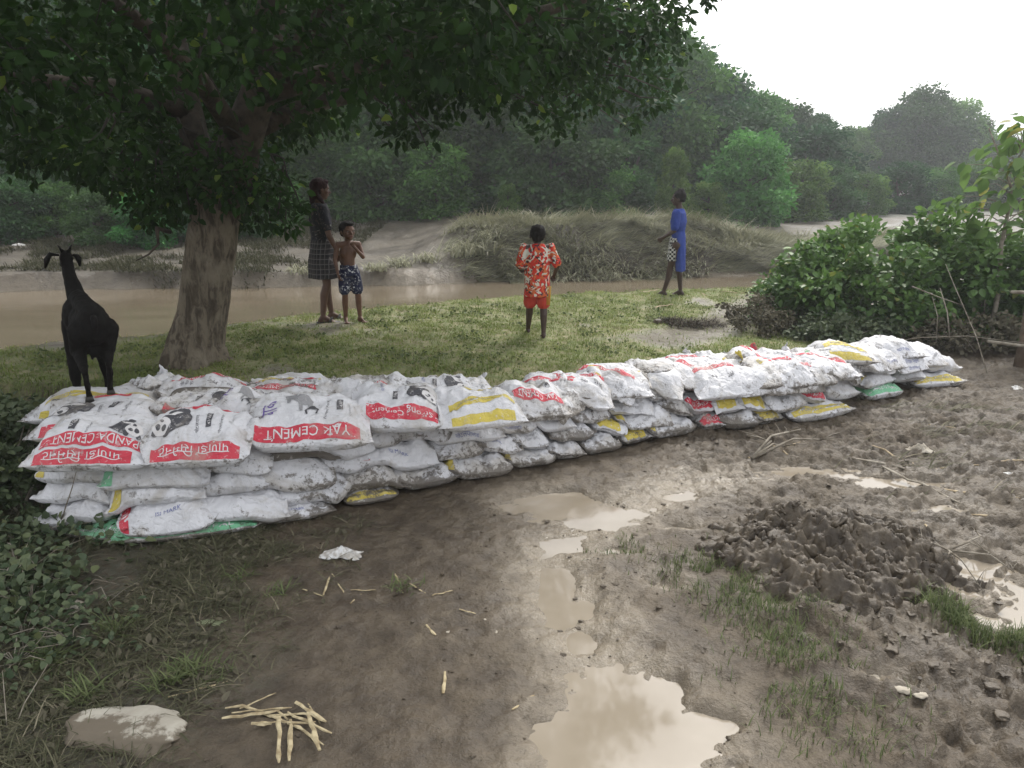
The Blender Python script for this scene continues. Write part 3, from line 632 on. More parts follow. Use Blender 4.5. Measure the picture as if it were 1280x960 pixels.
def core(zfun):
    """the inside of the wall is packed full: raise the support map there"""
    global S
    px = np.clip(np.interp(sgx, FRONT[:, 0], FRONT_PX[:, 0]), 0, 1300)
    yf_ = np.interp(sgx, FRONT[:, 0], FRONT[:, 1]); inside = (sgy > yf_ + .26) & (sgy < yf_ + 1.35) & (sgx > FRONT[0, 0] + .15) & (sgx < FRONT[-1, 0] - .25)
    S[inside] = np.maximum(S[inside], zfun(px)[inside]); gsm_S[0] = gsm(S, 1)
gnd = height(sgx, sgy, False)
k_ = 0
for layer in range(4):
    for (ly, px, fc, wpx, style, dirt) in LOW:
        if ly != layer: continue
        k_ += 1; P0, t, nrm = front_at(px); dep = P0[1] * CP + 2 * SP; wd = wpx / FPX * dep * 1.16
        tl = np.interp(px, TOPL[:, 0], TOPL[:, 1]); tl -= max(gz(P0[0], P0[1]), 0); T_ = tl / nl_at(px) * 1.25 if layer else .09
        set_ = [-.03, .0, .045, .085][layer] + random.uniform(-.02, .02)
        ang = math.atan2(t[1], t[0]) * .75
        if fc == 's': L_, W_, yaw = wd, .38, ang + R(random.uniform(-6, 6))
        else: L_, W_, yaw = .52, wd, ang + math.pi / 2 + R(random.uniform(-14, 14))
        hd = (W_ if fc == 's' else L_) / 2; c = P0 + nrm * (set_ + hd)
        o = drape_bag(c[0], c[1], yaw, L_, W_, T_, style, dirt, k_, cap=(0.0 if layer == 0 else max(gz(P0[0], P0[1]), 0) + .02 + tl * (layer - 1) / nl_at(px)), droop=.02)
        info.append((o, 'layer%d' % layer, px, style, dirt))
    if layer: core(lambda p, L_=layer: np.interp(p, TOPL[:, 0], TOPL[:, 1]) * np.clip(L_ / np.where(p < 830, 3, 2), 0, 1))
for (row, px, py, z, yaw, L_, W_, T_, style, dirt) in TOPB:
    k_ += 1
    if row == 'front' and px < 650: py -= 16; z += .085; W_ *= .90; T_ *= .95
    c = G(px, py, z); dirt = dirt + .11
    P0, t, nrm = front_at(float(np.interp(c[0], FRONT[:, 0], FRONT_PX[:, 0]))); ra = R(yaw) - math.atan2(t[1], t[0])
    he = abs(L_ / 2 * math.sin(ra)) + abs(W_ / 2 * math.cos(ra)); dn = float(np.dot(c[:2] - P0, nrm)); need = he - .01
    if dn < need and px > 650: c[:2] += nrm * (need - dn)
    o = drape_bag(c[0], c[1], R(yaw), L_, W_, T_, style, dirt, k_, cap=z - T_ * .93, droop=.022, tilt={'front': .20 if px < 650 else .12, 'middle': .10, 'back': .0}[row], force=True)
    info.append((o, row, px, style, dirt))
ORD = 'leftmost second third fourth fifth sixth seventh eighth ninth tenth eleventh twelfth thirteenth fourteenth fifteenth sixteenth seventeenth eighteenth nineteenth twentieth twenty-first twenty-second twenty-third twenty-fourth twenty-fifth'.split()
ROWN = {'layer0': 'half-buried bottom layer', 'layer1': 'lowest full layer', 'layer2': 'second full layer', 'layer3': 'third full layer', 'back': 'back top row', 'middle': 'middle top row', 'front': 'front top row'}
DSC = {'panda': 'bag with panda emblem', 'panda2': 'bag with two red bands and panda', 'panda3': 'bag with panda and one red band', 'yak': 'bag with yak and purple letters', 'yellow': 'bag with yellow bands', 'redcement': 'bag with red band', 'redback': 'bag with long red band',
       'redrow': 'bag with red stripes', 'reddiag': 'bag with slanting red band', 'plain': 'plain bag', 'text': 'bag with small print', 'bluetext': 'bag with blue print', 'yellowend': 'bag with yellow end', 'redend': 'bag with red end', 'greentab': 'bag with green patch',
       'yellowband': 'bag with yellow band', 'green': 'green printed bag', 'endyellow': 'bag with yellow patch', 'endred': 'bag with red patch', 'endtext': 'bag with lines of print'}
def tied_corner(px, py, z, hgt, mat, seed):
    p = G(px, py, z); o = min(BAGS, key=lambda b: (b.location.x - p[0]) ** 2 + (b.location.y - p[1]) ** 2 - b.location.z * .05); p[2] = samp(S, p[:1], p[1:2])[0]
    r = np.random.default_rng(seed); n = 9; V = []; F = []
    for i in range(n):
        t = i / (n - 1); w_ = .035 * (1 - t) + .006 + .014 * abs(math.sin(t * 5 + seed)); a = t * 2.4 + seed; c = p + np.array([.02 * math.sin(t * 4 + seed), .015 * t, hgt * t - .025])
        for k in range(7):
            s = (k - 3) / 3; V.append(c + np.array([math.cos(a) * s * w_, math.sin(a) * s * w_ + .008 * math.cos(k * 2.1), .008 * r.normal() * t]) - np.array(o.location))
    for i in range(n - 1):
        for k in range(6): F.append([i * 7 + k, i * 7 + k + 1, i * 7 + k + 8, i * 7 + k + 7])
    m_ = len(V); V = np.array(V); V = np.concatenate([V, V + (0, .003, 0)]); F = F + [[q + m_ for q in f[::-1]] for f in F]
    link('tied_corner', npmesh('tied_corner', V, F, [BAGM[mat]], attrs=dict(dirt=np.full(len(V), .35))), o)
for a in ((944, 438, .52, .12, RED, 1), (985, 438, .52, .09, WHT, 2), (1036, 428, .52, .11, GRN, 3), (602, 470, .6, .08, WHT, 4), (199, 468, .66, .09, WHT, 5), (908, 440, .5, .08, WHT, 6), (925, 452, .5, .09, YEL, 7), (860, 446, .5, .06, WHT, 8)): tied_corner(*a)
for row in ROWN:
    rr = sorted([q for q in info if q[1] == row], key=lambda q: q[2])
    for i, (o, _, px, style, dirt) in enumerate(rr):
        pre = 'muddy ' if dirt > .38 else ('clean white ' if dirt < .13 else 'white ')
        if style == 'green': pre = ''
        pos = 'rightmost' if i == len(rr) - 1 else (ORD[i] if i == 0 else ORD[i] + ' from the left')
        tag(o, f"{pre}{DSC[style]}, {pos} in {ROWN[row]}", 'cement bag', 'cement bags stacked in the flood wall')
# ------------------------------------------------------------------ leaves, trees, grass
def unit(a): return a / (np.linalg.norm(a, axis=-1, keepdims=True) + 1e-9)
def leafset(P, size, out=None, rng=RNG, droop=.35, aspect=.62, flatup=.5, var=None, fold=.13):
    n = len(P); a = rng.normal(size=(n, 3)); 
    if out is not None: a = a * .8 + unit(out) * 1.0
    a[:, 2] -= droop; a = unit(a); nr = rng.normal(size=(n, 3)) * (1 - flatup) + np.array([0, 0, 1.]) * flatup * 1.6
    wd = unit(np.cross(a, nr)); nn = np.cross(wd, a); s = np.asarray(size)[:, None] * np.ones((n, 1))
    hw = s * aspect / 2
    pts = [P, P + a * s * .30 + wd * hw * .95 + nn * s * fold, P + a * s * .68 + wd * hw * .78 + nn * s * fold * .7, P + a * s - nn * s * .08, P + a * s * .68 - wd * hw * .78 + nn * s * fold * .7, P + a * s * .30 - wd * hw * .95 + nn * s * fold]
    V = np.stack(pts, 1).reshape(-1, 3); b = np.arange(n)[:, None] * 6
    F = np.concatenate([b + np.array([0, 1, 2, 3]), b + np.array([0, 3, 4, 5])], 0)
    vr = rng.random(n) if var is None else var
    return V, F, np.repeat(vr, 6)
def blades(P, ln, wd, rng=RNG, lean=.5, dirn=None, seg=3, var=None, curl=.6):
    """arched grass blades rooted at P"""
    n = len(P); az = rng.random(n) * 2 * math.pi; d = np.stack([np.cos(az), np.sin(az), np.zeros(n)], 1)
    if dirn is not None: d = unit(d * .55 + dirn)
    le = np.clip(lean + rng.normal(size=n) * .25, 0, 1.3)[:, None]; side = np.stack([-d[:, 1], d[:, 0], np.zeros(n)], 1); V = []; p = P.copy(); ln = ln[:, None]; wd = wd[:, None]
    th = le.copy()
    for k in range(seg + 1):
        w_ = wd * (1 - (k / seg) ** 1.5) * .5 + .0004
        V += [p - side * w_, p + side * w_]
        p = p + (d * np.sin(th) + np.array([0, 0, 1.]) * np.cos(th)) * ln / seg; th = th + curl / seg * 1.6
    V = np.stack(V, 1).reshape(-1, 3); m = 2 * (seg + 1); b = np.arange(n)[:, None] * m
    F = np.concatenate([b + np.array([2 * k, 2 * k + 1, 2 * k + 3, 2 * k + 2]) for k in range(seg)], 0)
    vr = rng.random(n) if var is None else var
    return V, F, np.repeat(vr, m)
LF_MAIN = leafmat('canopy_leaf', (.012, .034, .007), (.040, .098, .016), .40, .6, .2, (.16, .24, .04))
LF_FAR = [leafmat('far_leaf', (.030, .095, .021), (.105, .25, .052), .3, .6, .25, vary=.7), leafmat('far_leaf_dark', (.016, .058, .016), (.060, .155, .040), .3, .6, .25, vary=.7),
          leafmat('far_leaf_pale', (.06, .14, .03), (.14, .27, .06), .35, .6, .25, vary=.4)]
LF_VINE = leafmat('vine_leaf', (.050, .115, .028), (.165, .29, .07), .35, .42, .45, (.22, .26, .06))
LF_SAP = leafmat('sapling_leaf', (.08, .16, .04), (.19, .30, .09), .45, .5, .35, (.30, .30, .08))
LF_CREEP = leafmat('creeper_leaf', (.04, .065, .03), (.13, .16, .08), .2, .55, .35, (.12, .14, .06))
LF_DEAD = leafmat('dead_leaf', (.06, .055, .035), (.15, .135, .095), .15, .8, .15)
GR_BANK = leafmat('bank_grass', (.10, .15, .028), (.28, .33, .10), .3, .6, .25, (.30, .26, .13))
GR_REED = leafmat('silted_reed', (.16, .165, .095), (.38, .375, .26), .2, .75, .2, (.42, .40, .33))
GR_DEAD = leafmat('dead_grass', (.055, .06, .03), (.155, .145, .09), .15, .8, .2, (.26, .23, .16))
GR_WEED = leafmat('weed_grass', (.075, .105, .038), (.17, .20, .085), .3, .6, .25)
m = NT('tree_bark'); o_ = m.obj(); mpb = m.n('ShaderNodeMapping'); mpb.inputs['Scale'].default_value = (1, 1, .28); m.l(o_, mpb.inputs[0]); n_a = m.noise(mpb.outputs[0], 16, 6, .65, .8); n_b = m.noise(o_, 3, 4, .6); n_c = m.noise(mpb.outputs[0], 55, 4, .7)
c_ = m.mix(m.ramp(n_a, .36, .60), (.065, .052, .038), (.185, .155, .115)); c_ = m.mix(m.ramp(n_b, .5, .68, 0, .6), c_, (.26, .225, .17)); c_ = m.mix(m.ramp(n_c, .55, .7, 0, .5), c_, (.05, .042, .03)); BARK = m.done(m.bsdf(c_, .9, m.bump(n_c, .6, .008, m.bump(n_a, .9, .03)), .2))
TWIG = simple('dry_twig', (.16, .135, .10), (.30, .27, .22), 14, .8, .3, .004)
BRKD = simple('dark_bark', (.03, .026, .02), (.07, .06, .05), 6, .9, .4, .02)

# --- the big tree by the wall
def branch(p0, d, ln, r0, rng, up=.1, n=7, wob=.25):
    pts = [np.array(p0, float)]; d = unit(np.array(d, float)); 
    for i in range(n):
        d = unit(d + rng.normal(size=3) * wob * .5 + np.array([0, 0, up * .3])); pts.append(pts[-1] + d * ln / n)
    return np.array(pts), np.linspace(r0, r0 * .25, n + 1)
def lowb(px): return np.interp(px, [0, 60, 130, 200, 300, 365, 395, 450, 550, 650, 700, 750, 800, 835, 855, 875, 1300], [225, 235, 262, 290, 288, 270, 205, 190, 175, 190, 185, 150, 140, 100, 40, 5, -200])
def main_tree():
    rg = np.random.default_rng(5); root = empty('broad_leaved_tree', (-2.8, 6.9, .33))
    tag(root, 'large leafy tree with grey flared trunk spreading over the goat and the wall', 'tree')
    o = np.array([-2.8, 6.9, .33]); mb = MB()
    tp = np.array([PD(248, 472, 6.9), PD(243, 450, 6.92), PD(243, 428, 6.95), PD(251, 395, 7.0), PD(257, 355, 7.0), PD(263, 315, 7.0), PD(270, 270, 7.0), PD(282, 225, 7.0)])
    tr = np.array([.31, .275, .235, .212, .205, .205, .20, .19])
    ptsT = []; rT = []
    for i in range(len(tp) - 1):
        for k in range(5): ptsT.append(tp[i] + (tp[i + 1] - tp[i]) * k / 5); rT.append(tr[i] + (tr[i + 1] - tr[i]) * k / 5)
    ptsT.append(tp[-1]); rT.append(tr[-1]); n = 80; start = mb.n
    tube(mb, ptsT, rT, n, cap=True)
    V = mb.V[-1]; C_ = np.repeat(np.array(ptsT), n, 0); dv = V - C_; ang = np.arctan2(dv[:, 1], dv[:, 0]); h = C_[:, 2] - .3
    fl = np.exp(-h / .25); k = 1 + .15 * fl * np.sin(ang * 5 + 1) + .05 * np.sin(ang * 3 + h * 2) + .05 * fbm(ang * 2.2, h * 2.5, 4, 8) + .05 * fbm(np.cos(ang) * 5, np.sin(ang) * 5 + h * .9, 3, 3) + .02 * fbm(np.cos(ang) * 12, np.sin(ang) * 12 + h * 2, 3, 3)
    mb.V[-1] = C_ + dv * k[:, None]
    ends = []
    def limb(pp, rr): tube(mb, pp, rr, 12, wob=.12, seed=3); ends.append((pp, rr))
    bodyV, bodyF = mb.V, mb.F; mb = MB()
    limb([tp[-1] - (0, 0, .25), PD(300, 180, 7.0), PD(322, 120, 6.9), PD(335, 40, 6.8), PD(350, -60, 6.7), PD(330, -180, 6.6)], [.2, .17, .14, .12, .09, .05])
    limb([tp[-1] - (0, 0, .3), PD(248, 195, 7.2), PD(232, 120, 7.4), PD(215, 20, 7.6), PD(190, -90, 7.8)], [.15, .13, .11, .08, .05])
    limb([PD(325, 118, 6.9), PD(420, 90, 6.5), PD(540, 55, 6.2), PD(660, 20, 6.0), PD(760, -10, 5.9)], [.10, .08, .06, .045, .02])
    limb([PD(300, 170, 7.0), PD(390, 130, 7.6), PD(480, 110, 8.2), PD(600, 70, 8.8), PD(700, 60, 9.0)], [.09, .075, .06, .045, .02])
    limb([PD(236, 140, 7.3), PD(140, 110, 6.9), PD(40, 100, 6.4), PD(-80, 90, 6.0)], [.09, .07, .05, .02])
    limb([PD(300, 175, 7.0), PD(250, 100, 6.2), PD(180, 30, 5.4), PD(80, -40, 4.8)], [.09, .07, .05, .02])
    limb([PD(320, 120, 6.9), PD(400, 20, 6.0), PD(500, -60, 5.2), PD(560, -110, 4.8)], [.09, .07, .05, .02])
    tube(mb, [PD(212, 290, 6.9), PD(196, 285, 6.7), PD(198, 305, 6.6), PD(186, 318, 6.6), PD(170, 326, 6.6)], [.02, .016, .012, .009, .004], 6)
    link('trunk', npmesh('trunk', np.vstack(bodyV) - o, bodyF, [BARK]), root); link('limbs', npmesh('limbs', np.vstack(mb.V) - o, mb.F, [simple('limb_bark', (.035, .027, .02), (.085, .068, .05), 9, .9, .8, .02)]), root)
    # crown clumps
    N = 0; P = []; C = []; S_ = []
    tries = 0
    while N < 430 and tries < 60000:
        tries += 1
        c = np.array([rg.uniform(-8.5, 2.8), rg.uniform(3.7, 11.0), rg.uniform(1.6, 7.6)])
        q = ((c - np.array([-2.7, 7.1, 4.4])) / np.array([5.9, 4.2, 3.3])); rr = np.linalg.norm(q)
        if rr > 1 or (rr < .45 and rg.random() < .7): continue
        px, py = proj(c); rad = rg.uniform(.28, .55); rp = rad / np.linalg.norm(c - [0, 0, 2]) * FPX
        px = float(px); lim = min(lowb(px), lowb(px - rp), lowb(px + rp)) if px > -30 else 225
        if py + .85 * rp > lim: continue
        if px > 700 and py + rp > lim - 10: continue
        if px + rp * .8 > 850 - max(0, float(py)) * .15: continue
        if c[1] < 5 and py > 130: continue
        N += 1; P.append(c); S_.append(rad)
    # clumps along the lower fringe that the photo shows near the trunk and by the girl
    for px, py, y, rad in ((352, 235, 7.3, .22), (374, 258, 7.3, .09), (365, 285, 7.4, .10), (345, 275, 7.4, .16), (325, 262, 7.0, .22), (235, 250, 6.8, .26), (175, 240, 7.1, .24), (150, 215, 7.3, .28), (195, 272, 7.4, .2), (300, 270, 7.4, .2), (120, 225, 7.6, .16), (180, 262, 7.6, .2), (260, 215, 6.6, .3), (200, 230, 6.7, .33), (300, 235, 6.6, .28),
                           (90, 190, 7.0, .28), (40, 195, 7.2, .3), (530, 150, 7, .25), (500, 165, 7, .16), (690, 150, 7, .22), (820, 130, 7.5, .14), (735, 100, 6.5, .25), (780, 60, 6.5, .28), (810, 30, 6.5, .25), (835, 15, 6.8, .18), (885, 2, 6.8, .05), (838, 62, 8.5, .22), (828, 105, 8.5, .2), (800, 95, 8, .25), (765, 125, 8, .22), (790, 150, 8.5, .14), (720, 130, 7.5, .25), (845, 30, 8.5, .16), (700, 60, 6.3, .3), (760, 20, 6.2, .3), (640, 120, 6.8, .3), (580, 110, 6.6, .3)):
        P.append(PD(px, py, y)); S_.append(rad)
    Vs, Fs, As = [], [], []; cnt = 0; tw = MB()
    for c, rad in zip(P, S_):
        n = int(230 * (rad / .4) ** 2) + 22; u = rg.normal(size=(n, 3)); u = unit(u) * (rg.random((n, 1)) ** .45); p = c + u * rad * np.array([1.15, 1.15, .8])
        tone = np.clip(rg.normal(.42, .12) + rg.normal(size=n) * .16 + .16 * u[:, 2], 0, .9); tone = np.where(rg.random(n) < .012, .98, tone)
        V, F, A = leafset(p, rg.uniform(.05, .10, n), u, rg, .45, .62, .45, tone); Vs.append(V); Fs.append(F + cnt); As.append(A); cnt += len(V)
        px, py = proj(c)
        for _ in range(2):
            e = c + rg.normal(size=3) * rad * .4; s0 = c + (np.array([-2.7, 7.1, 4.2]) - c) * .12 * rg.uniform(.5, 1.6); tube(tw, [s0, (s0 + e) / 2 + rg.normal(size=3) * .06, e], [.012, .008, .003], 5)
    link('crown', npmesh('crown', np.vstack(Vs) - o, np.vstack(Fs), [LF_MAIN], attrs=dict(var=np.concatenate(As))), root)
    link('twigs', npmesh('twigs', np.vstack(tw.V) - o, tw.F, [BRKD]), root)
main_tree()

# --- trees of the far bank
def far_tree(seed, h, rad, base, nleaf, ls, mat, irregular=.35):
    rg = np.random.default_rng(seed); mb = MB(); pts, rr = branch((0, 0, -.3), (0, 0, 1), h * .8, h * .018 + .05, rg, .1, 6, .12); tube(mb, pts, rr, 8)
    cl = []
    nb = 15
    for i in range(nb):
        z = h * (base + (1 - base) * (i + .5) / nb * .96); t = (z / h - base) / (1 - base)
        r_ = rad * (math.sin(math.pi * min(.98, .18 + .72 * t)) ** .7) * rg.uniform(.65, 1.1); a = rg.random() * 6.28
        for k in range(2):
            a += 2.6 + rg.random(); c = np.array([math.cos(a) * r_ * rg.uniform(.35, .85), math.sin(a) * r_ * rg.uniform(.35, .85), z]); cr = rad * rg.uniform(.22, .46) * (1 - .35 * t)
            cl.append((c, cr))
            if k == 0: tube(mb, [(0, 0, z - h * .12), (c * (.5, .5, 1) - (0, 0, h * .05)), c], [.05, .035, .012], 5)
    Vs, Fs, As = [], [], []; cnt = 0; tot = sum(c[1] ** 2 for c in cl)
    for c, cr in cl:
        n = max(20, int(nleaf * cr ** 2 / tot)); u = unit(rg.normal(size=(n, 3))) * (rg.random((n, 1)) ** .35) * (1 + irregular * rg.normal(size=(n, 1)) * .4)
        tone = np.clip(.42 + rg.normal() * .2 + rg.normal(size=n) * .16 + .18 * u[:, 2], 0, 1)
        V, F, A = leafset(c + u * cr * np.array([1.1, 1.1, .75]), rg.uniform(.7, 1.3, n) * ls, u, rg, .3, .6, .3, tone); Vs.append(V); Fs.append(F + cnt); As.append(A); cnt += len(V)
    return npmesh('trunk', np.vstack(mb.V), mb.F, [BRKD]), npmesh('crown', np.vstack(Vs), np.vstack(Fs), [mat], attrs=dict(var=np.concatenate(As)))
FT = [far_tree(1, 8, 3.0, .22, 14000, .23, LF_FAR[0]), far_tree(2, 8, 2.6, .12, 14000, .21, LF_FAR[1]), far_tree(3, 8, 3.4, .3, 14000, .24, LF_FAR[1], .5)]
SH = [far_tree(4, 3, 1.5, .02, 8000, .14, LF_FAR[0]), far_tree(5, 3, 1.25, .02, 8000, .13, LF_FAR[2]), far_tree(6, 3, 1.7, .02, 8000, .15, LF_FAR[1])]
KT = [0]
def put_tree(name, meshes, px, y, top_py, label, cat='tree', group=None, wide=1.0, x=None):
    p = PD(px, 300, y); X = p[0] if x is None else x; z0 = gz(X, y) - .05; zt = PD(px, top_py, y)[2]; h0 = 8 if meshes in FT else 3
    s = (zt - z0) / h0; r_ = empty(name, (X, y, z0), KT[0] * 1.9); KT[0] += 1; r_.scale = (s * wide, s * wide, s)
    link('trunk', meshes[0], r_); link('crown', meshes[1], r_); tag(r_, label, cat, group); return r_
FG = 'trees of the far bank wood'
rows = [(-60, 27, -60, 0), (20, 26, -40, 1), (90, 29, -60, 2), (160, 26, -30, 1), (240, 28, -50, 0), (310, 26.5, -40, 2), (380, 28, -50, 1), (450, 27, -40, 0), (520, 29, -50, 2), (585, 27, -30, 1), (650, 29, -20, 0), (715, 28, -10, 2), (775, 30, 15, 1), (828, 31, 45, 0),
        (868, 34, 82, 2), (905, 36, 98, 1), (940, 38, 118, 0), (975, 42, 130, 2), (1012, 45, 142, 1), (1052, 52, 160, 0), (1092, 56, 135, 1), (1135, 55, 112, 2), (1172, 57, 126, 0), (1205, 60, 150, 1), (1245, 62, 172, 2), (1300, 60, 178, 0), (1350, 60, 170, 1)]
ordn = ORD + ['twenty-sixth', 'twenty-seventh', 'twenty-eighth', 'twenty-ninth', 'thirtieth', 'thirty-first', 'thirty-second', 'thirty-third', 'thirty-fourth', 'thirty-fifth', 'thirty-sixth']
for i, (px, y, tp_, k) in enumerate(rows):
    kd = ['green broad-crowned tree', 'dark green narrow tree', 'dark spreading tree'][k]
    lab = {21: 'tall round-topped tree standing above the hazy wood on the right'}.get(i, f'{kd}, {ordn[i] + " from the left" if i else "leftmost"} in the wood beyond the river')
    put_tree('forest_tree', FT[k], px, y, tp_, lab, 'tree', FG, 1.15)
for px, y, k in ((-150, 26, 1), (-240, 27, 2), (-340, 26, 0), (-450, 27, 1), (-580, 28, 2)): put_tree('forest_tree', FT[k], px, y, -50, 'dark tree of the wood beyond the left edge of the view', 'tree', 'trees beyond the left edge', 1.2)
backr = [(-120, 34), (-20, 33), (60, 34), (130, 35), (200, 33), (275, 35), (345, 34), (415, 35), (490, 34), (560, 36), (630, 35), (700, 36), (765, 37), (820, 38), (880, 42), (930, 46), (990, 52), (1040, 60), (1075, 64), (1120, 66), (1160, 66), (1215, 68), (1270, 68)]
for i, (px, y) in enumerate(backr):
    tp_ = np.interp(px, [-100, 700, 820, 880, 930, 990, 1040, 1075, 1120, 1280], [-60, 0, 60, 105, 122, 150, 175, 160, 150, 190])
    put_tree('forest_tree', FT[(i + 1) % 3], px, y, tp_, f'dark tree deep in the wood, {ordn[i] + " from the left" if i else "leftmost"} of its back row', 'tree', 'trees of the back row of the wood', 1.3)
shr = [(15, 19.5, 222, 2), (75, 20.5, 228, 0), (130, 19, 236, 2), (185, 18.6, 240, 0), (215, 20, 215, 2), (310, 20, 235, 2), (-40, 20, 215, 0), (350, 22, 225, 0), (-20, 24, 190, 2), (50, 25, 205, 0), (120, 24.5, 190, 2), (200, 24.5, 200, 0), (330, 25, 195, 2), (400, 25.5, 170, 0), (470, 25, 165, 2), (545, 24.5, 180, 0), (610, 26, 165, 2), (690, 24, 150, 2), (740, 25, 185, 0), (775, 27, 160, 2), (838, 24, 186, 1), (882, 25, 228, 1), (932, 26, 164, 0), (990, 29, 200, 0), (1030, 31, 205, 2), (1078, 33, 218, 0), (1120, 35, 205, 2), (1165, 36, 210, 0), (1215, 38, 205, 2), (1270, 38, 200, 0), (635, 22.5, 230, 1), (1000, 34, 160, 2), (905, 31, 140, 2), (1320, 36, 200, 2)]
sh_s = sorted(range(len(shr)), key=lambda i: shr[i][0])
for rk, i in enumerate(sh_s):
    px, y, tp_, k = shr[i]
    lab = {20: 'pale green upright bush just left of the woman in blue', 22: 'large rounded green bush right of the woman in blue', 30: 'small pale shrub on the crest of the silt bank', 21: 'small pale bush behind the woman in blue'}.get(i, f'{["green", "pale green", "dark green"][k]} bush at the wood edge, {ordn[rk] + " from the left" if rk else "leftmost"}')
    put_tree('bush', SH[k], px, y, tp_, lab, 'bush', 'bushes along the wood edge', {20: .75, 30: .8, 22: 1.1}.get(i, 1.25))

# --- grass on the near bank
def scatter(n, x0, x1, y0, y1, keep, rng):
    x = rng.uniform(x0, x1, n * 3); y = rng.uniform(y0, y1, n * 3); k = rng.random(n * 3) < keep(x, y); x, y = x[k][:n], y[k][:n]
    return np.stack([x, y, height(x, y)], 1)
rg = np.random.default_rng(21)
def gmask(x, y):
    yb = interp(BANK0, x); ye = interp(NEAR_E, x)
    g = ss(-.05, .3, y - yb) * (1 - ss(-.25, .15, y - ye)) * ss(-.9, .0, fbm(x * .9, y * .9, 4, 61) + .15); g = g * (1 - .93 * ss(.6, .2, seg_dist(x, y, PATHP))) * ss(5.6, 4.6, x)
    return np.clip(g * (.35 + .65 * ss(-.3, .3, fbm(x * 3, y * 3, 3, 77))), .0, 1)
P = scatter(150000, -7.5, 5.2, 5.7, 14.5, gmask, rg); n = len(P)
tone = np.clip(.5 + .35 * fbm(P[:, 0] * 1.3, P[:, 1] * 1.3, 3, 5) + rg.normal(size=n) * .15, 0, .92); tone = np.where(rg.random(n) < .06, 1., tone)
V, F, A = blades(P, rg.uniform(.02, .055, n) * (1 + .5 * fbm(P[:, 0] * 2, P[:, 1] * 2, 2, 9)), rg.uniform(.004, .009, n), rg, .75, None, 2, tone)
tag(link('bank_grass', npmesh('bank_grass', V, F, [GR_BANK], attrs=dict(var=A))), 'short yellowish green turf on the raised river bank', 'grass', kind='stuff')
P = scatter(14000, -7.5, 4.8, 5.7, 14.0, lambda x, y: gmask(x, y) * ss(.0, .35, fbm(x * 1.6, y * 1.6, 3, 90)), rg); n = len(P)
V, F, A = leafset(P + (0, 0, .02), rg.uniform(.02, .045, n), None, rg, -.2, .8, .5); tag(link('ground_herbs', npmesh('ground_herbs', V, F, [GR_WEED], attrs=dict(var=A))), 'low broad-leaved herbs growing among the bank turf', 'ground cover', kind='stuff')
# overhanging edge of the bank on the left
P = scatter(5000, -8, -2.4, 5.6, 6.3, lambda x, y: .9 * (np.abs(y - interp(BANK0, x) - .05) < .28), rg); n = len(P)
V, F, A = blades(P, rg.uniform(.06, .18, n), rg.uniform(.004, .008, n), rg, 1.0, np.array([0, -1., 0]), 3, rg.random(n) * .7, 1.4)
tag(link('bank_edge_grass', npmesh('bank_edge_grass', V, F, [GR_BANK], attrs=dict(var=A))), 'grass hanging over the dark bank edge left of the goat', 'grass', kind='stuff')
# --- flattened silty reeds on the far bank
def reedkeep(x, y):
    b = y - interp(FAR_E, x); return ss(-1.8, -.4, x + .5 * fbm(x * 0 + y, y, 2, 3)) * (b > .02) * ss(4.6, 3.2, b) * (.55 + .45 * ss(-.35, .2, fbm(x * .9, y * .9, 3, 55)))
P = scatter(42000, -2.6, 12, 15.6, 26, reedkeep, rg); n = len(P)
fx = fbm(P[:, 0] * .6, P[:, 1] * .6, 2, 12) * 2.2; dd = np.stack([np.cos(fx - .9), np.sin(fx - .9), np.zeros(n)], 1) * 1.3
tone = np.clip(.40 + .4 * fbm(P[:, 0] * 1.1, P[:, 1] * 1.1, 3, 35) + rg.normal(size=n) * .18, 0, .92); tone = np.where(rg.random(n) < .035, 1, tone)
V, F, A = blades(P, rg.uniform(.3, .75, n), rg.uniform(.010, .022, n), rg, 1.2, dd, 4, tone, .45)
V[:, 2] = np.maximum(V[:, 2], np.maximum(height(V[:, 0], V[:, 1], False) + .01, WATER_Z + .01) * 1.0)
tag(link('flattened_reeds', npmesh('flattened_reeds', V, F, [GR_REED], attrs=dict(var=A))), 'silt-coated reeds flattened by the flood on the far bank', 'reeds', kind='stuff')
def reed_tuft(px, py, y, n, ln, label, mat=None, lean=.45):
    p = PD(px, py, y); z = gz(p[0], y); r = np.random.default_rng(int(px)); P = np.stack([r.normal(0, .13, n), r.normal(0, .13, n), np.zeros(n) - .03], 1)
    V, F, A = blades(P, r.uniform(.6, 1, n) * ln, r.uniform(.012, .024, n), r, lean, None, 5, np.clip(r.random(n) * .6 + .4, 0, 1), 1.3); o = link('reed_tuft', npmesh('reed_tuft', V, F, [mat or GR_REED], attrs=dict(var=A))); o.location = (p[0], y, z)
    tag(o, label, 'reed tuft', 'reed tufts on the far bank')
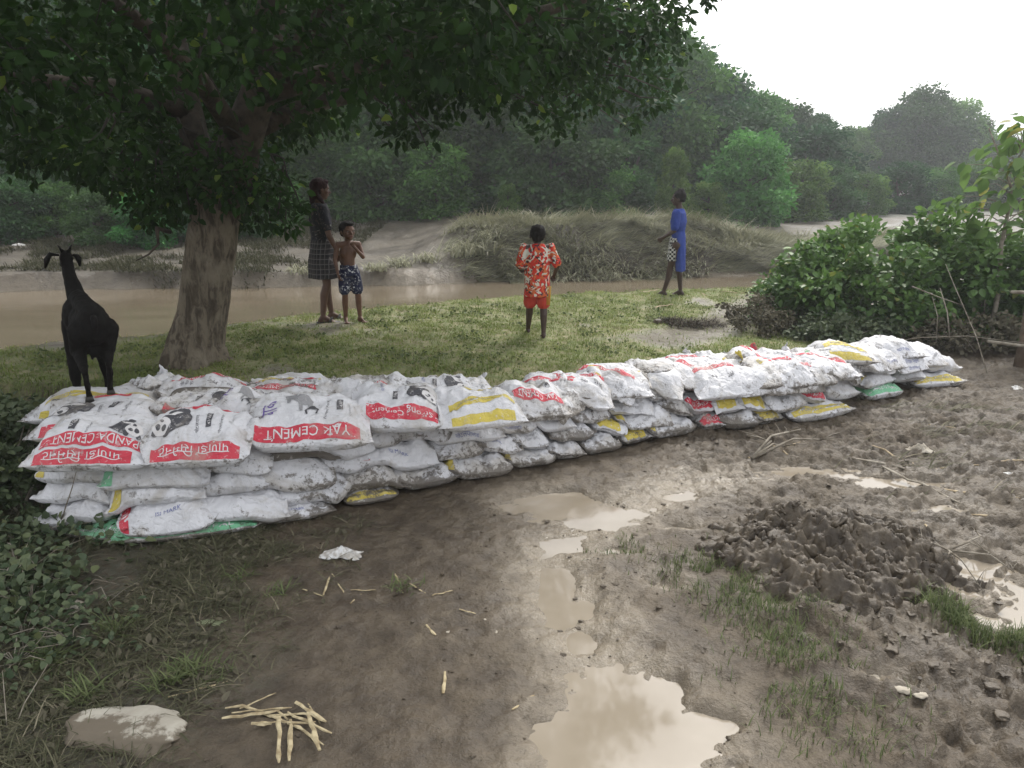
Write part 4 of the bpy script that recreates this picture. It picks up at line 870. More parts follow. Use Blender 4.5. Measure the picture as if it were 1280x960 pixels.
for a in ((592, 330, 16.7, 170, .75, 'arching pale reed tuft at the left end of the reed bank, above the waterline'), (612, 305, 17.2, 80, .8, 'small tuft of pale arching reeds just right of the biggest tuft'), (575, 335, 16.5, 100, .6, 'low reed tuft leftmost at the water'),
          (375, 350, 15.5, 90, .40, 'low grey-green grass tuft at the waterline behind the girl'), (470, 345, 15.6, 120, .35, 'low tuft at the water behind the shirtless child'), (500, 335, 16.0, 140, .5, 'grey reed tuft right of the shirtless child'), (535, 332, 16.3, 110, .45, 'grey reed tuft between the child and the tall pale reeds'),
          (810, 295, 18.2, 110, .6, 'reed tuft left of the woman in blue'), (895, 300, 19, 90, .6, 'reed tuft right of the woman in blue'), (930, 303, 20, 90, .55, 'second reed tuft right of the woman in blue'), (790, 262, 21.5, 140, .9, 'tall green tuft with pale blades behind the reed bank', GR_WEED, .4), (655, 275, 19.5, 90, .6, 'reed tuft on the bank crest behind the boy in red')):
    reed_tuft(*a)
# tangled roots and creepers on the left of the far bank
P = scatter(26000, -13, -3.6, 15.1, 24, lambda x, y: .7 * ss(-.25, .5, fbm(x * .8, y * .8, 3, 17) + .1), rg); n = len(P)
V, F, A = blades(P, rg.uniform(.1, .35, n), rg.uniform(.01, .02, n), rg, .9, np.array([0, -1., 0]), 3, rg.random(n) * .6, .9)
tag(link('bank_scrub', npmesh('bank_scrub', V, F, [GR_DEAD], attrs=dict(var=A))), 'dark tangled scrub on the left part of the far bank', 'scrub', kind='stuff')

# --- broad-leaved bushes at the right end of the wall
def leafy_bush(name, label, c, rad, n, ls, mat, seed, stems=14, group='leafy bushes at the right end of the wall'):
    rg = np.random.default_rng(seed); z0 = gz(c[0], c[1]); root = empty(name, (c[0], c[1], z0)); tag(root, label, 'bush', group); mb = MB(); Vs, Fs, As = [], [], []; cnt = 0
    K = 46
    for i in range(K):
        u = unit(rg.normal(size=3)); u[2] = abs(u[2]); q = u * np.array(rad) * rg.uniform(.55, 1.0); cr = rg.uniform(.14, .26) * max(rad) ; m_ = n // K
        p = q + unit(rg.normal(size=(m_, 3))) * (rg.random((m_, 1)) ** .5) * cr * np.array([1, 1, .7]); p = p[p[:, 2] > .02]; m_ = len(p)
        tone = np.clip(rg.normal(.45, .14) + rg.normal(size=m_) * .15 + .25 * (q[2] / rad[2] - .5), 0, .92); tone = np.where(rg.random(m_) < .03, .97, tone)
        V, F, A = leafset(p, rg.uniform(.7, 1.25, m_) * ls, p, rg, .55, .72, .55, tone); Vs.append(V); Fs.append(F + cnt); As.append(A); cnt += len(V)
        if i < stems: tube(mb, [q * (.15, .15, 0) - (0, 0, .05), q * (.5, .5, .45) + rg.normal(size=3) * .05, q], [.014, .009, .003], 5)
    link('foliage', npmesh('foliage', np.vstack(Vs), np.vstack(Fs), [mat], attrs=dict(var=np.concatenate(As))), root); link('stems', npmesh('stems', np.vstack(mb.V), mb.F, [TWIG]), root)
leafy_bush('leafy_bush', 'lowest light green bush at the river end of the thicket right of the wall', PD(1016, 380, 10.0), (.72, .8, 1.05), 4600, .065, LF_VINE, 31)
leafy_bush('leafy_bush', 'broad bush of large drooping leaves directly behind the end of the wall', PD(1085, 380, 9.9), (1.1, 1.0, 1.48), 8500, .09, LF_VINE, 32)
leafy_bush('leafy_bush', 'large-leaved bush around the foot of the tall sapling', PD(1205, 380, 9.8), (1.15, 1.0, 1.52), 8500, .095, LF_VINE, 33)
leafy_bush('leafy_bush', 'rightmost bush, cut by the edge of the photo', PD(1320, 380, 9.6), (1., 1., 1.5), 5000, .095, LF_VINE, 34)
leafy_bush('dead_bush', 'low withered brown bush between the path and the green thicket', PD(945, 410, 9.4), (.55, .6, .36), 2200, .045, LF_DEAD, 35)
leafy_bush('dead_bush', 'low dusty grey-green bush behind the right end of the wall', PD(1050, 415, 8.9), (.8, .4, .3), 2200, .06, LF_CREEP, 36)
leafy_bush('dead_bush', 'dry leafy scrub beside the wooden post at the right edge', PD(1225, 420, 8.7), (.8, .45, .38), 1800, .06, LF_DEAD, 37)
def sapling():
    rg = np.random.default_rng(9); b = PD(1240, 400, 9.2); z0 = gz(b[0], 9.2); b[2] = z0; top = PD(1236, 160, 9.1)
    root = empty('tall_sapling', b); tag(root, 'tall thin sapling with big pale drooping leaves above the thicket', 'sapling'); mb = MB()
    pts = [(0, 0, -.1), (.02, 0, .5), (-.02, .02, 1.1), (.0, 0, 1.7), tuple(top - b)]; tube(mb, pts, [.032, .028, .024, .017, .006], 8)
    Vs, Fs, As = [], [], []; cnt = 0
    H = top[2] - z0
    for i in range(44):
        z = H * (.5 + .5 * (i + .5) / 44); a = i * 2.4 + rg.random(); r_ = (.55 * math.sin(math.pi * min(1, .25 + .72 * (z / H - .5) * 2)) + .06) * rg.uniform(.5, 1.1)
        e = np.array([math.cos(a) * r_, math.sin(a) * r_, z + .06]); tube(mb, [(0, 0, z - .05), e * (.6, .6, 1), e], [.007, .005, .003], 5)
        m_ = 5; p = e + rg.normal(size=(m_, 3)) * .05
        V, F, A = leafset(p, rg.uniform(.12, .22, m_), p * (1, 1, 0), rg, 1.1, .66, .6, np.clip(rg.normal(.5, .25, m_), 0, 1), .08); Vs.append(V); Fs.append(F + cnt); As.append(A); cnt += len(V)
    link('stem', npmesh('stem', np.vstack(mb.V), mb.F, [TWIG]), root); link('leaves', npmesh('leaves', np.vstack(Vs), np.vstack(Fs), [LF_SAP], attrs=dict(var=np.concatenate(As))), root)
sapling()
# ------------------------------------------------------------------ people and the goat
def skinm(name, c):
    m = NT(name); o = m.obj(); f = m.noise(o, 14, 4, .6); col = m.mix(m.ramp(f, .3, .7), c, tuple(x * .78 for x in c))
    return m.done(m.bsdf(col, .5, m.bump(f, .15, .004), .4))
SKIN = skinm('skin', (.115, .060, .040)); SKIN_D = skinm('skin_dark', (.060, .033, .024)); SKIN_B = skinm('skin_child', (.15, .075, .048))
HAIR = simple('hair_black', (.008, .007, .007), (.016, .013, .012), 60, .75, .6, .004, .1); HAIR_R = simple('hair_reddish', (.018, .007, .007), (.035, .013, .013), 50, .7, .6, .004, .15)
EYEM = simple('eye', (.25, .24, .22), None, 5, .3, 0); LIP = simple('lips', (.12, .04, .035), None, 5, .5, 0)
def plaid(name, a, b, c, s=26):
    m = NT(name); o = m.obj(); x = m.n('ShaderNodeSeparateXYZ'); m.l(o, x.inputs[0]); r = a
    def line(co, sc, w_): return m.math('LESS_THAN', m.math('FRACT', m.math('MULTIPLY', co, sc)), w_)
    hx = m.math('ADD', x.outputs[0], x.outputs[1])
    r = m.mix(m.math('MULTIPLY', line(x.outputs[2], s * .6, .5), .6), a, b); r = m.mix(m.math('MULTIPLY', line(hx, s * .6, .5), .6), r, b)
    r = m.mix(m.math('MULTIPLY', line(x.outputs[2], s * .6, .13), .8), r, c); r = m.mix(m.math('MULTIPLY', line(hx, s * .6, .13), .8), r, c)
    return m.done(m.bsdf(r, .8, m.bump(m.noise(o, 30, 3), .3, .01), .2))
def checks(name, a, b, s=30):
    m = NT(name); o = m.obj(); k = m.n('ShaderNodeTexChecker'); k.inputs['Scale'].default_value = s; m.l(o, k.inputs['Vector']); k.inputs[1].default_value = (*a, 1); k.inputs[2].default_value = (*b, 1)
    return m.done(m.bsdf(k.outputs[0], .8, m.bump(m.noise(o, 30, 3), .3, .01), .2))
def blotch(name, base, cols, sc=18, dist=1.2):
    m = NT(name); o = m.obj(); c = base
    for i, (col, lo, s_) in enumerate(cols):
        mp_ = m.n('ShaderNodeMapping'); mp_.inputs['Location'].default_value = (i * 3.1, i * 1.7, i * 5.3); m.l(o, mp_.inputs[0])
        c = m.mix(m.ramp(m.noise(mp_.outputs[0], sc * s_, 2, .5, dist), lo, lo + .02), c, col)
    return m.done(m.bsdf(c, .8, m.bump(m.noise(o, 22, 3), .35, .012), .2))
FLORAL = blotch('floral_red_cloth', (.60, .045, .03), [((.60, .14, .05), .52, .8), ((.05, .035, .04), .56, 1.6), ((.62, .60, .52), .555, 1.1)], 14)
CAMO = blotch('leaf_print_cloth', (.018, .022, .055), [((.10, .10, .12), .56, 1.), ((.50, .50, .52), .60, 1.3)], 22)
PLAIDM = plaid('dark_plaid_cloth', (.02, .02, .024), (.05, .042, .042), (.17, .16, .16), 30)
DARKP = blotch('dark_patterned_cloth', (.022, .022, .028), [((.09, .07, .06), .60, 1.2), ((.2, .2, .18), .66, 1.5)], 20)
BLUEC = simple('blue_cloth', (.022, .045, .22), (.035, .065, .29), 7, .75, .4, .015, .2)
CHK = checks('black_white_check', (.02, .02, .02), (.5, .5, .48), 32)
REDSH = simple('red_shorts_cloth', (.42, .03, .02), (.5, .05, .03), 9, .7, .3, .01); YSTR = simple('yellow_stripe', (.60, .42, .06), None, 9, .7, 0)
SANDAL = simple('black_sandal', (.015, .014, .014), None, 9, .5, .2)
def A3(*a): return np.array(a, float)
def hand(mb, wr, el, k=1., bend=.5, palm_n=(0, 0, 1.)):
    """palm, four bent fingers and a thumb leaving the side of the palm"""
    d = unit(A3(*wr) - A3(*el)); pn_ = unit(np.cross(d, np.cross(A3(*palm_n), d)) + 1e-6); s = np.cross(d, pn_); wr = A3(*wr)
    for q in (-.6, 0, .6): capsule(mb, wr + s * q * .014 * k, wr + d * .062 * k + s * q * .030 * k, .015 * k, .013 * k, 8)
    for q, ln in ((-1.5, .062), (-.5, .073), (.5, .069), (1.5, .054)):
        a = wr + d * .07 * k + s * q * .0165 * k; b = a + (d * math.cos(bend) - pn_ * math.sin(bend)) * ln * .5 * k; c = b + (d * math.cos(bend * 2.3) - pn_ * math.sin(bend * 2.3)) * ln * .5 * k
        capsule(mb, a - d * .02 * k, b, .0078 * k, .0072 * k, 7); capsule(mb, b, c, .0072 * k, .006 * k, 7)
    a = wr + d * .022 * k - s * .022 * k; b = a + (d * .7 - s * .6 - pn_ * .3) * .032 * k; c = b + (d * .95 - pn_ * .3) * .026 * k
    capsule(mb, a, b, .011 * k, .0085 * k, 7); capsule(mb, b, c, .0085 * k, .007 * k, 7)
def foot(mb, an, yaw, k=1.):
    an = A3(*an); f = A3(-math.sin(yaw), math.cos(yaw), 0); s = A3(math.cos(yaw), math.sin(yaw), 0); g = A3(an[0], an[1], 0)
    capsule(mb, an, g - f * .035 * k + A3(0, 0, .03 * k), .036 * k, .028 * k, 10)
    capsule(mb, g - f * .03 * k + A3(0, 0, .024 * k), g + f * .115 * k + A3(0, 0, .018 * k), .026 * k, .019 * k, 10); capsule(mb, an + f * .01, g + f * .11 * k + A3(0, 0, .02 * k), .03 * k, .016 * k, 10)
    for i, q in enumerate((-.034, -.016, .0, .015, .028)): capsule(mb, g + f * .10 * k + s * q * k + A3(0, 0, .014 * k), g + f * (.150 - abs(i - 1) * .008) * k + s * q * 1.1 * k + A3(0, 0, .011 * k), .0125 * k, .0095 * k, 7)
def head(mb, c, r, yaw, pitch=0.):
    """skull, jaw, nose, lips, ears; yaw 0 looks along +y"""
    M = np.array((Matrix.Rotation(yaw, 3, 'Z') @ Matrix.Rotation(pitch, 3, 'X'))); q = lambda x, y, z: A3(*c) + M @ A3(x, y, z) * r
    e = Euler((pitch, 0, yaw))
    ball(mb, q(0, -.08, .12), A3(.78, .95, .88) * r, e); ball(mb, q(0, .22, -.42), A3(.58, .62, .62) * r, e); ball(mb, q(0, .52, -.86), A3(.26, .22, .2) * r, e)
    capsule(mb, q(0, .80, -.02), q(0, .98, -.30), .09 * r, .14 * r, 8); ball(mb, q(0, .74, -.60), A3(.27, .14, .10) * r, e)
    for s in (-1, 1):
        ball(mb, q(s * .80, -.05, -.14), A3(.09, .17, .26) * r, e); ball(mb, q(s * .42, .48, -.24), A3(.24, .24, .22) * r, e); ball(mb, q(s * .3, .72, .14), A3(.27, .12, .09) * r, e); capsule(mb, q(s * .10, .86, -.33), q(s * .15, .84, -.33), .08 * r, .08 * r, 6)
    return q, e
def person(label, loc, rz, H, J, hyaw, hpitch, skin, hair_fn, clothes, hr=.066, hands=(.5, .5), palms=((0, 1, 0.), (0, 1, 0.)), feet=(0, 0), fat=1., rings=None):
    """J: joints in units of H. L/R pairs as lists"""
    root = empty('person', loc, rz); tag(root, label, 'person'); mb = MB(); g = lambda n: A3(*J[n]) * H; f = H * fat
    pel, ch, nk, hd = g('pelvis'), g('chest'), g('neck'), g('head')
    ball(mb, pel, A3(.088, .066, .075) * f); capsule(mb, pel + A3(0, 0, .03) * H, ch, .062 * f, .070 * f, 16); ball(mb, ch, A3(.092, .064, .105) * f)
    capsule(mb, ch + A3(0, 0, .07) * H, nk, .05 * f, .032 * f); capsule(mb, nk - A3(0, 0, .02) * H, hd, .032 * f, .034 * f)
    for s in ('L', 'R'):
        sh, el, wr, hip, kn, an = g('sh' + s), g('el' + s), g('wr' + s), g('hip' + s), g('kn' + s), g('an' + s); k = H / 1.62
        capsule(mb, ch + A3(0, 0, .075) * H, sh, .042 * f, .033 * f); capsule(mb, sh, el, .031 * f, .023 * f); capsule(mb, el, wr, .0235 * f, .0155 * f)
        capsule(mb, pel, hip, .06 * f, .058 * f); capsule(mb, hip, kn, .054 * f, .033 * f); cm = kn * .68 + an * .32 + A3(0, -.010 if J.get('back') is None else -.01, 0) * H
        capsule(mb, kn, cm, .033 * f, .034 * f); capsule(mb, cm, an, .033 * f, .020 * f)
        hand(mb, wr, el, k * 1.05, hands[s == 'R'], palms[s == 'R']); foot(mb, an, feet[s == 'R'], k)
    q, e = head(mb, hd, hr * H, hyaw, hpitch)
    body = remesh(mb, .0056 * (H / 1.3), 2, 'body'); body.materials.append(skin); b = link('body', body, root)
    for s in (-1, 1):
        m2 = MB(); ball(m2, q(s * .31, .74, -.03), A3(.13, .09, .065) * hr * H, e, 10, 6); link('eye', m2.mesh('eye', [EYEM]), b); m3 = MB(); ball(m3, q(s * .31, .82, -.03), A3(.05, .025, .05) * hr * H, e, 8, 5); link('pupil', m3.mesh('pupil', [HAIR]), b)
    m2 = MB(); ball(m2, q(0, .84, -.60), A3(.24, .08, .07) * hr * H, e, 10, 6); link('lips', m2.mesh('lips', [LIP]), b)
    hm = MB(); hair_fn(hm, q, e, hr * H); h = link('hair', remesh(hm, .007, 1, 'hair'), root); 
    puff(h.data, lambda c: mnoise.noise(c * 55) * .0045 + mnoise.noise(c * 20) * .004)
    h.data.materials.append(clothes['hair'])
    for name, fn, mat, vox in clothes['parts']:
        m2 = MB(); fn(m2, g, H, f); me = remesh(m2, vox, 2, name)
        puff(me, lambda c: mnoise.noise(Vector((c.x * 16, c.y * 16, c.z * 6))) * .010 + mnoise.noise(c * 30) * .003)
        me.materials.append(mat); link(name, me, root)
    return root, g, q
def loft(mb, rings, n=28, fold=0., kf=9, ph=0.):
    V = []; F = []
    for (z, rx, ry, cx, cy_) in rings:
        for i in range(n):
            a = 2 * math.pi * i / n; w_ = 1 + fold * math.sin(kf * a + ph) * (1 - (z - rings[0][0]) / max(1e-3, rings[-1][0] - rings[0][0])); V.append((cx + rx * math.cos(a) * w_, cy_ + ry * math.sin(a) * w_, z))
    for j in range(len(rings) - 1):
        for i in range(n): F.append([j * n + i, j * n + (i + 1) % n, (j + 1) * n + (i + 1) % n, (j + 1) * n + i])
    F.append(list(range(n))[::-1]); F.append([(len(rings) - 1) * n + i for i in range(n)]); mb.add(V, F)
def hair_short(mb, q, e, r): ball(mb, q(0, -.22, .26), A3(.88, .96, .92) * r, e); ball(mb, q(0, .42, .80), A3(.6, .42, .25) * r, e); ball(mb, q(0, -.55, -.15), A3(.7, .5, .6) * r, e)
def hair_girl(mb, q, e, r):
    ball(mb, q(0, -.22, .24), A3(.90, .98, .92) * r, e); ball(mb, q(0, .35, .78), A3(.62, .48, .26) * r, e); ball(mb, q(0, -.6, -.35), A3(.72, .52, .8) * r, e); capsule(mb, q(.3, -.5, -.6), q(.72, .1, -1.35), .36 * r, .18 * r); capsule(mb, q(-.2, -.8, -.6), q(-.35, -.7, -1.9), .4 * r, .2 * r)
def hair_bun(mb, q, e, r): ball(mb, q(0, -.2, .28), A3(.90, .98, .92) * r, e); ball(mb, q(0, -.35, 1.05), A3(.5, .52, .4) * r, e); ball(mb, q(0, -.7, -.1), A3(.6, .4, .5) * r, e)
def std(J=None, **k):
    d = dict(pelvis=(0, 0, .52), chest=(0, 0, .70), neck=(0, .0, .845), head=(0, .012, .925), shL=(-.118, 0, .795), shR=(.118, 0, .795), elL=(-.15, -.01, .62), elR=(.15, -.01, .62), wrL=(-.15, .04, .475), wrR=(.15, .04, .475),
             hipL=(-.052, 0, .49), hipR=(.052, 0, .49), knL=(-.058, .012, .275), knR=(.058, .012, .275), anL=(-.06, -.01, .042), anR=(.06, -.01, .042)); d.update(k); return d
def at_px(px, py, z0=.25):
    z = z0
    for _ in range(6): p = G(px, py, z); z = gz(p[0], p[1])
    return A3(p[0], p[1], z)
# girl in plaid, turned to the viewer's right
def girl_top(m, g, H, f):
    loft(m, [(.50 * H, .098 * H, .080 * H, 0, 0), (.60 * H, .082 * H, .066 * H, 0, 0), (.70 * H, .104 * H, .078 * H, 0, 0), (.78 * H, .110 * H, .072 * H, 0, 0), (.83 * H, .062 * H, .05 * H, 0, 0)])
    for s in 'LR': capsule(m, g('sh' + s) + A3(0, 0, .0), (g('sh' + s) * .3 + g('el' + s) * .7), .042 * f, .036 * f)
def girl_skirt(m, g, H, f): loft(m, [(.315 * H, .125 * H, .105 * H, 0, .005), (.42 * H, .118 * H, .098 * H, 0, 0), (.52 * H, .102 * H, .083 * H, 0, 0), (.585 * H, .086 * H, .070 * H, 0, 0)], 36, .06, 7)
p = at_px(408, 402); 
person('girl in dark patterned top and plaid skirt standing with a braid, looking right', p, R(-68), 1.60, std(elL=(-.14, .01, .62), wrL=(-.125, .09, .48), elR=(.15, .03, .62), wrR=(.13, .10, .475), knL=(-.05, .03, .275), anL=(-.055, .05, .042), anR=(.05, -.03, .042), head=(0, .016, .925)),
       0.12, -.08, SKIN, hair_girl, dict(hair=HAIR_R, parts=[('patterned_top', girl_top, DARKP, .010), ('plaid_skirt', girl_skirt, PLAIDM, .010)]), .066, (.45, .45), ((-1, 0, 0), (1, 0, 0)), (.1, -.15), .88)
girl = bpy.data.objects['person']
for (x, y, yw) in ((-.055 * 1.6, .05 * 1.6, .1), (.05 * 1.6, -.03 * 1.6, -.15)):
    m2 = MB(); f_ = A3(-math.sin(yw), math.cos(yw), 0); c = A3(x, y, 0); tube(m2, [c - f_ * .075 + (0, 0, .006), c + f_ * .0 + (0, 0, .006), c + f_ * .09 + (0, 0, .006), c + f_ * .185 + (0, 0, .008)], [.03, .038, .046, .024], 14, flat=1); m2.V[-1][:, 2] = .001 + (m2.V[-1][:, 2] - .006) * .28 + .006
    capsule(m2, c + f_ * .06 + A3(-.045, 0, .02), c + f_ * .10 + A3(0, 0, .055), .011, .012, 8); capsule(m2, c + f_ * .06 + A3(.045, 0, .02), c + f_ * .10 + A3(0, 0, .055), .011, .012, 8); link('sandal', m2.mesh('sandal', [SANDAL]), girl)
# shirtless child with a hand at the mouth
def shorts_(lo, wide):
    def fn(m, g, H, f):
        loft(m, [(.47 * H, .098 * H, .082 * H, 0, 0), (.52 * H, .096 * H, .080 * H, 0, 0), (.575 * H, .084 * H, .072 * H, 0, 0)])
        for s in 'LR': h, k = g('hip' + s), g('kn' + s); b = h + (k - h) * lo; capsule(m, h, b, .066 * f, wide * f, 16)
    return fn
p = at_px(440, 403)
person('shirtless child in dark leaf-print shorts beside the girl, hand raised to the mouth', p, R(-155), 1.13, std(head=(0, .016, .905), neck=(0, 0, .815), shL=(-.105, 0, .775), shR=(.105, 0, .775), elR=(.135, .0, .63), wrR=(.125, .05, .50), elL=(-.125, .075, .655), wrL=(-.03, .115, .765),
       knL=(-.07, .03, .27), anL=(-.085, .0, .042), anR=(.055, -.02, .042)), .25, .05, SKIN_B, hair_short, dict(hair=HAIR, parts=[('shorts', shorts_(.72, .062), CAMO, .009)]), .084, (1.0, .5), ((0, -1, 0), (1, 0, 0)), (.35, -.1), .92)
# boy in a red floral shirt walking away
def red_shirt(m, g, H, f):
    loft(m, [(.37 * H, .116 * H, .092 * H, 0, 0), (.50 * H, .112 * H, .088 * H, 0, 0), (.62 * H, .112 * H, .083 * H, 0, 0), (.74 * H, .118 * H, .080 * H, 0, 0), (.795 * H, .105 * H, .066 * H, 0, 0), (.83 * H, .055 * H, .048 * H, 0, 0)], 32, .04, 6)
    for s in 'LR': capsule(m, g('sh' + s), g('sh' + s) * .15 + g('el' + s) * .85, .040 * f, .045 * f)
p = at_px(671, 421)
b, g, q = person('barefoot boy seen from behind in a red floral shirt and red shorts', p, R(4), 1.20, std(head=(0, .02, .905), neck=(0, 0, .825), elL=(-.165, -.02, .635), wrL=(-.13, .10, .60), elR=(.175, -.03, .64), wrR=(.16, .07, .545), knL=(-.06, .05, .28), anL=(-.065, .16, .045), knR=(.058, .0, .275), anR=(.055, -.05, .042)),
       .05, .05, SKIN_D, hair_short, dict(hair=HAIR, parts=[('floral_shirt', red_shirt, FLORAL, .010), ('shorts', shorts_(.88, .060), REDSH, .009)]), .080, (1.2, 1.0), ((0, 0, 1), (0, 0, 1)), (.1, -.1), .98)
for dx in (.0, .014, .028):
    m2 = MB(); h, k = g('hipR'), g('knR'); bb = h + (k - h) * .9; tube(m2, [h + A3(.075 - dx * .3, -.062 - dx * 0 + .0, -.03) + A3(-dx, -.012, 0), bb + A3(.058 - dx, -.062, 0)], .0045, 6); link('side_stripe', m2.mesh('side_stripe', [YSTR]), b)
# woman in blue facing left
def blue_dress(m, g, H, f):
    loft(m, [(.245 * H, .085 * H, .045 * H, 0, -.045 * H), (.40 * H, .090 * H, .052 * H, 0, -.035 * H), (.55 * H, .085 * H, .062 * H, 0, -.015 * H), (.62 * H, .080 * H, .064 * H, 0, 0), (.71 * H, .102 * H, .076 * H, 0, 0), (.79 * H, .106 * H, .066 * H, 0, 0), (.83 * H, .055 * H, .048 * H, 0, 0)], 32, .05, 6)
    for s in 'LR': capsule(m, g('sh' + s), g('sh' + s) * .2 + g('el' + s) * .8, .040 * f, .042 * f)
def chk_skirt(m, g, H, f): loft(m, [(.34 * H, .10 * H, .060 * H, 0, .035 * H), (.45 * H, .098 * H, .062 * H, 0, .022 * H), (.56 * H, .084 * H, .060 * H, 0, .008 * H)], 30, .05, 6)
p = at_px(843, 370)
person('woman in a long blue tunic over a checked skirt, standing facing left', p, R(72), 1.56, std(elL=(-.135, .02, .63), wrL=(-.09, .13, .56), elR=(.14, .04, .63), wrR=(.09, .145, .545), knL=(-.05, .05, .28), anL=(-.05, .10, .042), anR=(.05, -.05, .042), knR=(.055, -.01, .28)),
       .1, .0, SKIN_D, hair_bun, dict(hair=HAIR, parts=[('blue_tunic', blue_dress, BLUEC, .010), ('checked_skirt', chk_skirt, CHK, .010)]), .064, (.8, .8), ((-1, 0, 0), (1, 0, 0)), (.1, -.1), .9)

# --- black goat on the bags
def topz(x, y):
    return max(float(samp(S, np.array([x]), np.array([y]))[0]), gz(x, y))
def goat():
    def on(px, py, z):
        for _ in range(8): c = G(px, py, z); z = topz(c[0], c[1])
        return A3(c[0], c[1], z)
    hl, hr = on(112, 499, .6), on(139, 493, .6); print('goat hooves', hl, hr)
    base = (hl + hr) / 2; hl = hl - base; hr = hr - base; base_z = base[2]
    GR = R(31); root = empty('goat', base, GR); gs = .90; root.scale = (gs, gs, gs); cg, sg = math.cos(GR), math.sin(GR)
    tl = lambda q: A3((q[0] * cg + q[1] * sg) / gs, (-q[0] * sg + q[1] * cg) / gs, q[2] / gs); hl = tl(hl); hr = tl(hr); tag(root, 'black goat standing on the bags with its back to the viewer, looking over the river', 'goat'); mb = MB()
    fl_xy = A3(-.10, .60, 0); fr_xy = A3(.07, .64, 0)
    for q in (fl_xy, fr_xy): q[2] = (topz(base[0] + (q[0] * cg - q[1] * sg) * gs, base[1] + (q[0] * sg + q[1] * cg) * gs) - base_z) / gs
    # spine from rump to shoulder, a slight turn to the left
    rump = A3(.015, .02, .50); mid = A3(.005, .26, .485); shd = A3(-.03, .50, .52)
    ball(mb, rump + A3(0, .04, -.01), A3(.108, .135, .135)); ball(mb, mid + A3(.01, -.02, -.03), A3(.132, .21, .145)); ball(mb, shd + A3(0, -.04, -.02), A3(.125, .16, .155)); ball(mb, mid + A3(.0, .1, .0), A3(.125, .2, .14))
    capsule(mb, rump + A3(0, .0, .07), shd + A3(0, 0, .10), .07, .065); 
    capsule(mb, shd + A3(0, .06, .06), A3(-.06, .60, .76), .072, .046); capsule(mb, A3(-.06, .60, .72), A3(-.065, .62, .87), .046, .04)
    hd = A3(-.065, .64, .90); ball(mb, hd, A3(.045, .062, .05)); capsule(mb, hd + A3(0, .03, -.005), hd + A3(-.015, .16, -.055), .045, .028); ball(mb, hd + A3(-.017, .17, -.06), A3(.03, .03, .026))
    for s in (-1, 1):
        capsule(mb, hd + A3(s * .02, -.005, .045), hd + A3(s * .035, -.06, .075), .014, .006, 8)
    # hind legs: thigh, knee forward, hock back, cannon, hoof
    for s, hf in ((-1, hl), (1, hr)):
        hip = rump + A3(s * .075, .03, -.04); knee = A3(hf[0] * .75 + s * .035, .11, .32); hock = hf + A3(s * .008, -.035, .225); fet = hf + A3(0, .0, .06)
        capsule(mb, hip, knee, .085, .055); capsule(mb, knee, hock, .050, .024); capsule(mb, hock, fet, .022, .0155); capsule(mb, fet, hf + A3(0, .012, .03), .018, .02); ball(mb, hock + A3(0, -.012, 0), A3(.022, .022, .026))
    for s, hf in ((-1, fl_xy), (1, fr_xy)):
        sh = shd + A3(s * .075, .02, -.08); el = A3(hf[0] * .8 + s * .04, hf[1] - .05, .30 + hf[2] * .4); kn = A3(hf[0], hf[1] + .0, hf[2] + .19 + .02); fet = hf + A3(0, 0, .055)
        capsule(mb, sh, el, .06, .038); capsule(mb, el, kn, .032, .021); capsule(mb, kn, fet, .020, .014); capsule(mb, fet, hf + A3(0, .01, .028), .017, .019)
    # udder and belly hair
    ball(mb, A3(.01, .09, .335), A3(.055, .05, .07)); capsule(mb, A3(.028, .08, .30), A3(.03, .075, .255), .014, .009, 8); capsule(mb, A3(-.012, .08, .30), A3(-.014, .075, .26), .014, .009, 8)
    FUR = simple('black_goat_fur', (.007, .0065, .006), (.010, .009, .008), 30, .7, .5, .006, .08)
    me = remesh(mb, .0075, 2, 'body')
    puff(me, lambda c: mnoise.noise(c * 22) * .004 + mnoise.noise(Vector((c.x * 60, c.y * 60, c.z * 14))) * .0022)
    me.materials.append(FUR); link('body', me, root)
    for hf in (hl, hr, fl_xy, fr_xy):
        m2 = MB(); tube(m2, [hf + A3(0, .004, -.006), hf + A3(0, .006, .034)], [.026, .019], 12, flat=1.15); link('hoof', m2.mesh('hoof', [simple('hoof', (.02, .018, .015), None, 9, .4, 0)] if 'hoof' not in bpy.data.materials else [bpy.data.materials['hoof']]), root)
    for s in (-1, 1):   # long drooping ears
        m2 = MB(); a = hd + A3(s * .045, -.01, .02); tube(m2, [a, a + A3(s * (.05 if s < 0 else .022), -.01, .012 * -s), a + A3(s * (.08 if s < 0 else .032), -.005, -.03), a + A3(s * (.095 if s < 0 else .034), .0, -.085)], [.014, .030, .036, .012], 10, flat=.55); link('ear', m2.mesh('ear', [FUR]), root)
    for s in (-1, 1):
        m2 = MB(); a = hd + A3(s * .022, -.01, .045); tube(m2, [a, a + A3(s * .012, -.03, .035), a + A3(s * .022, -.065, .05)], [.013, .009, .003], 8); link('horn', m2.mesh('horn', [bpy.data.materials['hoof']]), root)
    m2 = MB(); a = rump + A3(.005, -.10, .07); tube(m2, [a, a + A3(0, -.035, -.01), a + A3(0, -.05, -.06), a + A3(0, -.04, -.11)], [.022, .022, .018, .006], 10); link('tail', remesh(m2, .006, 1, 'tail'), root).data.materials.append(FUR)
goat()
# ------------------------------------------------------------------ foreground: litter, sticks, stones, weeds, mud heap
rg = np.random.default_rng(77)
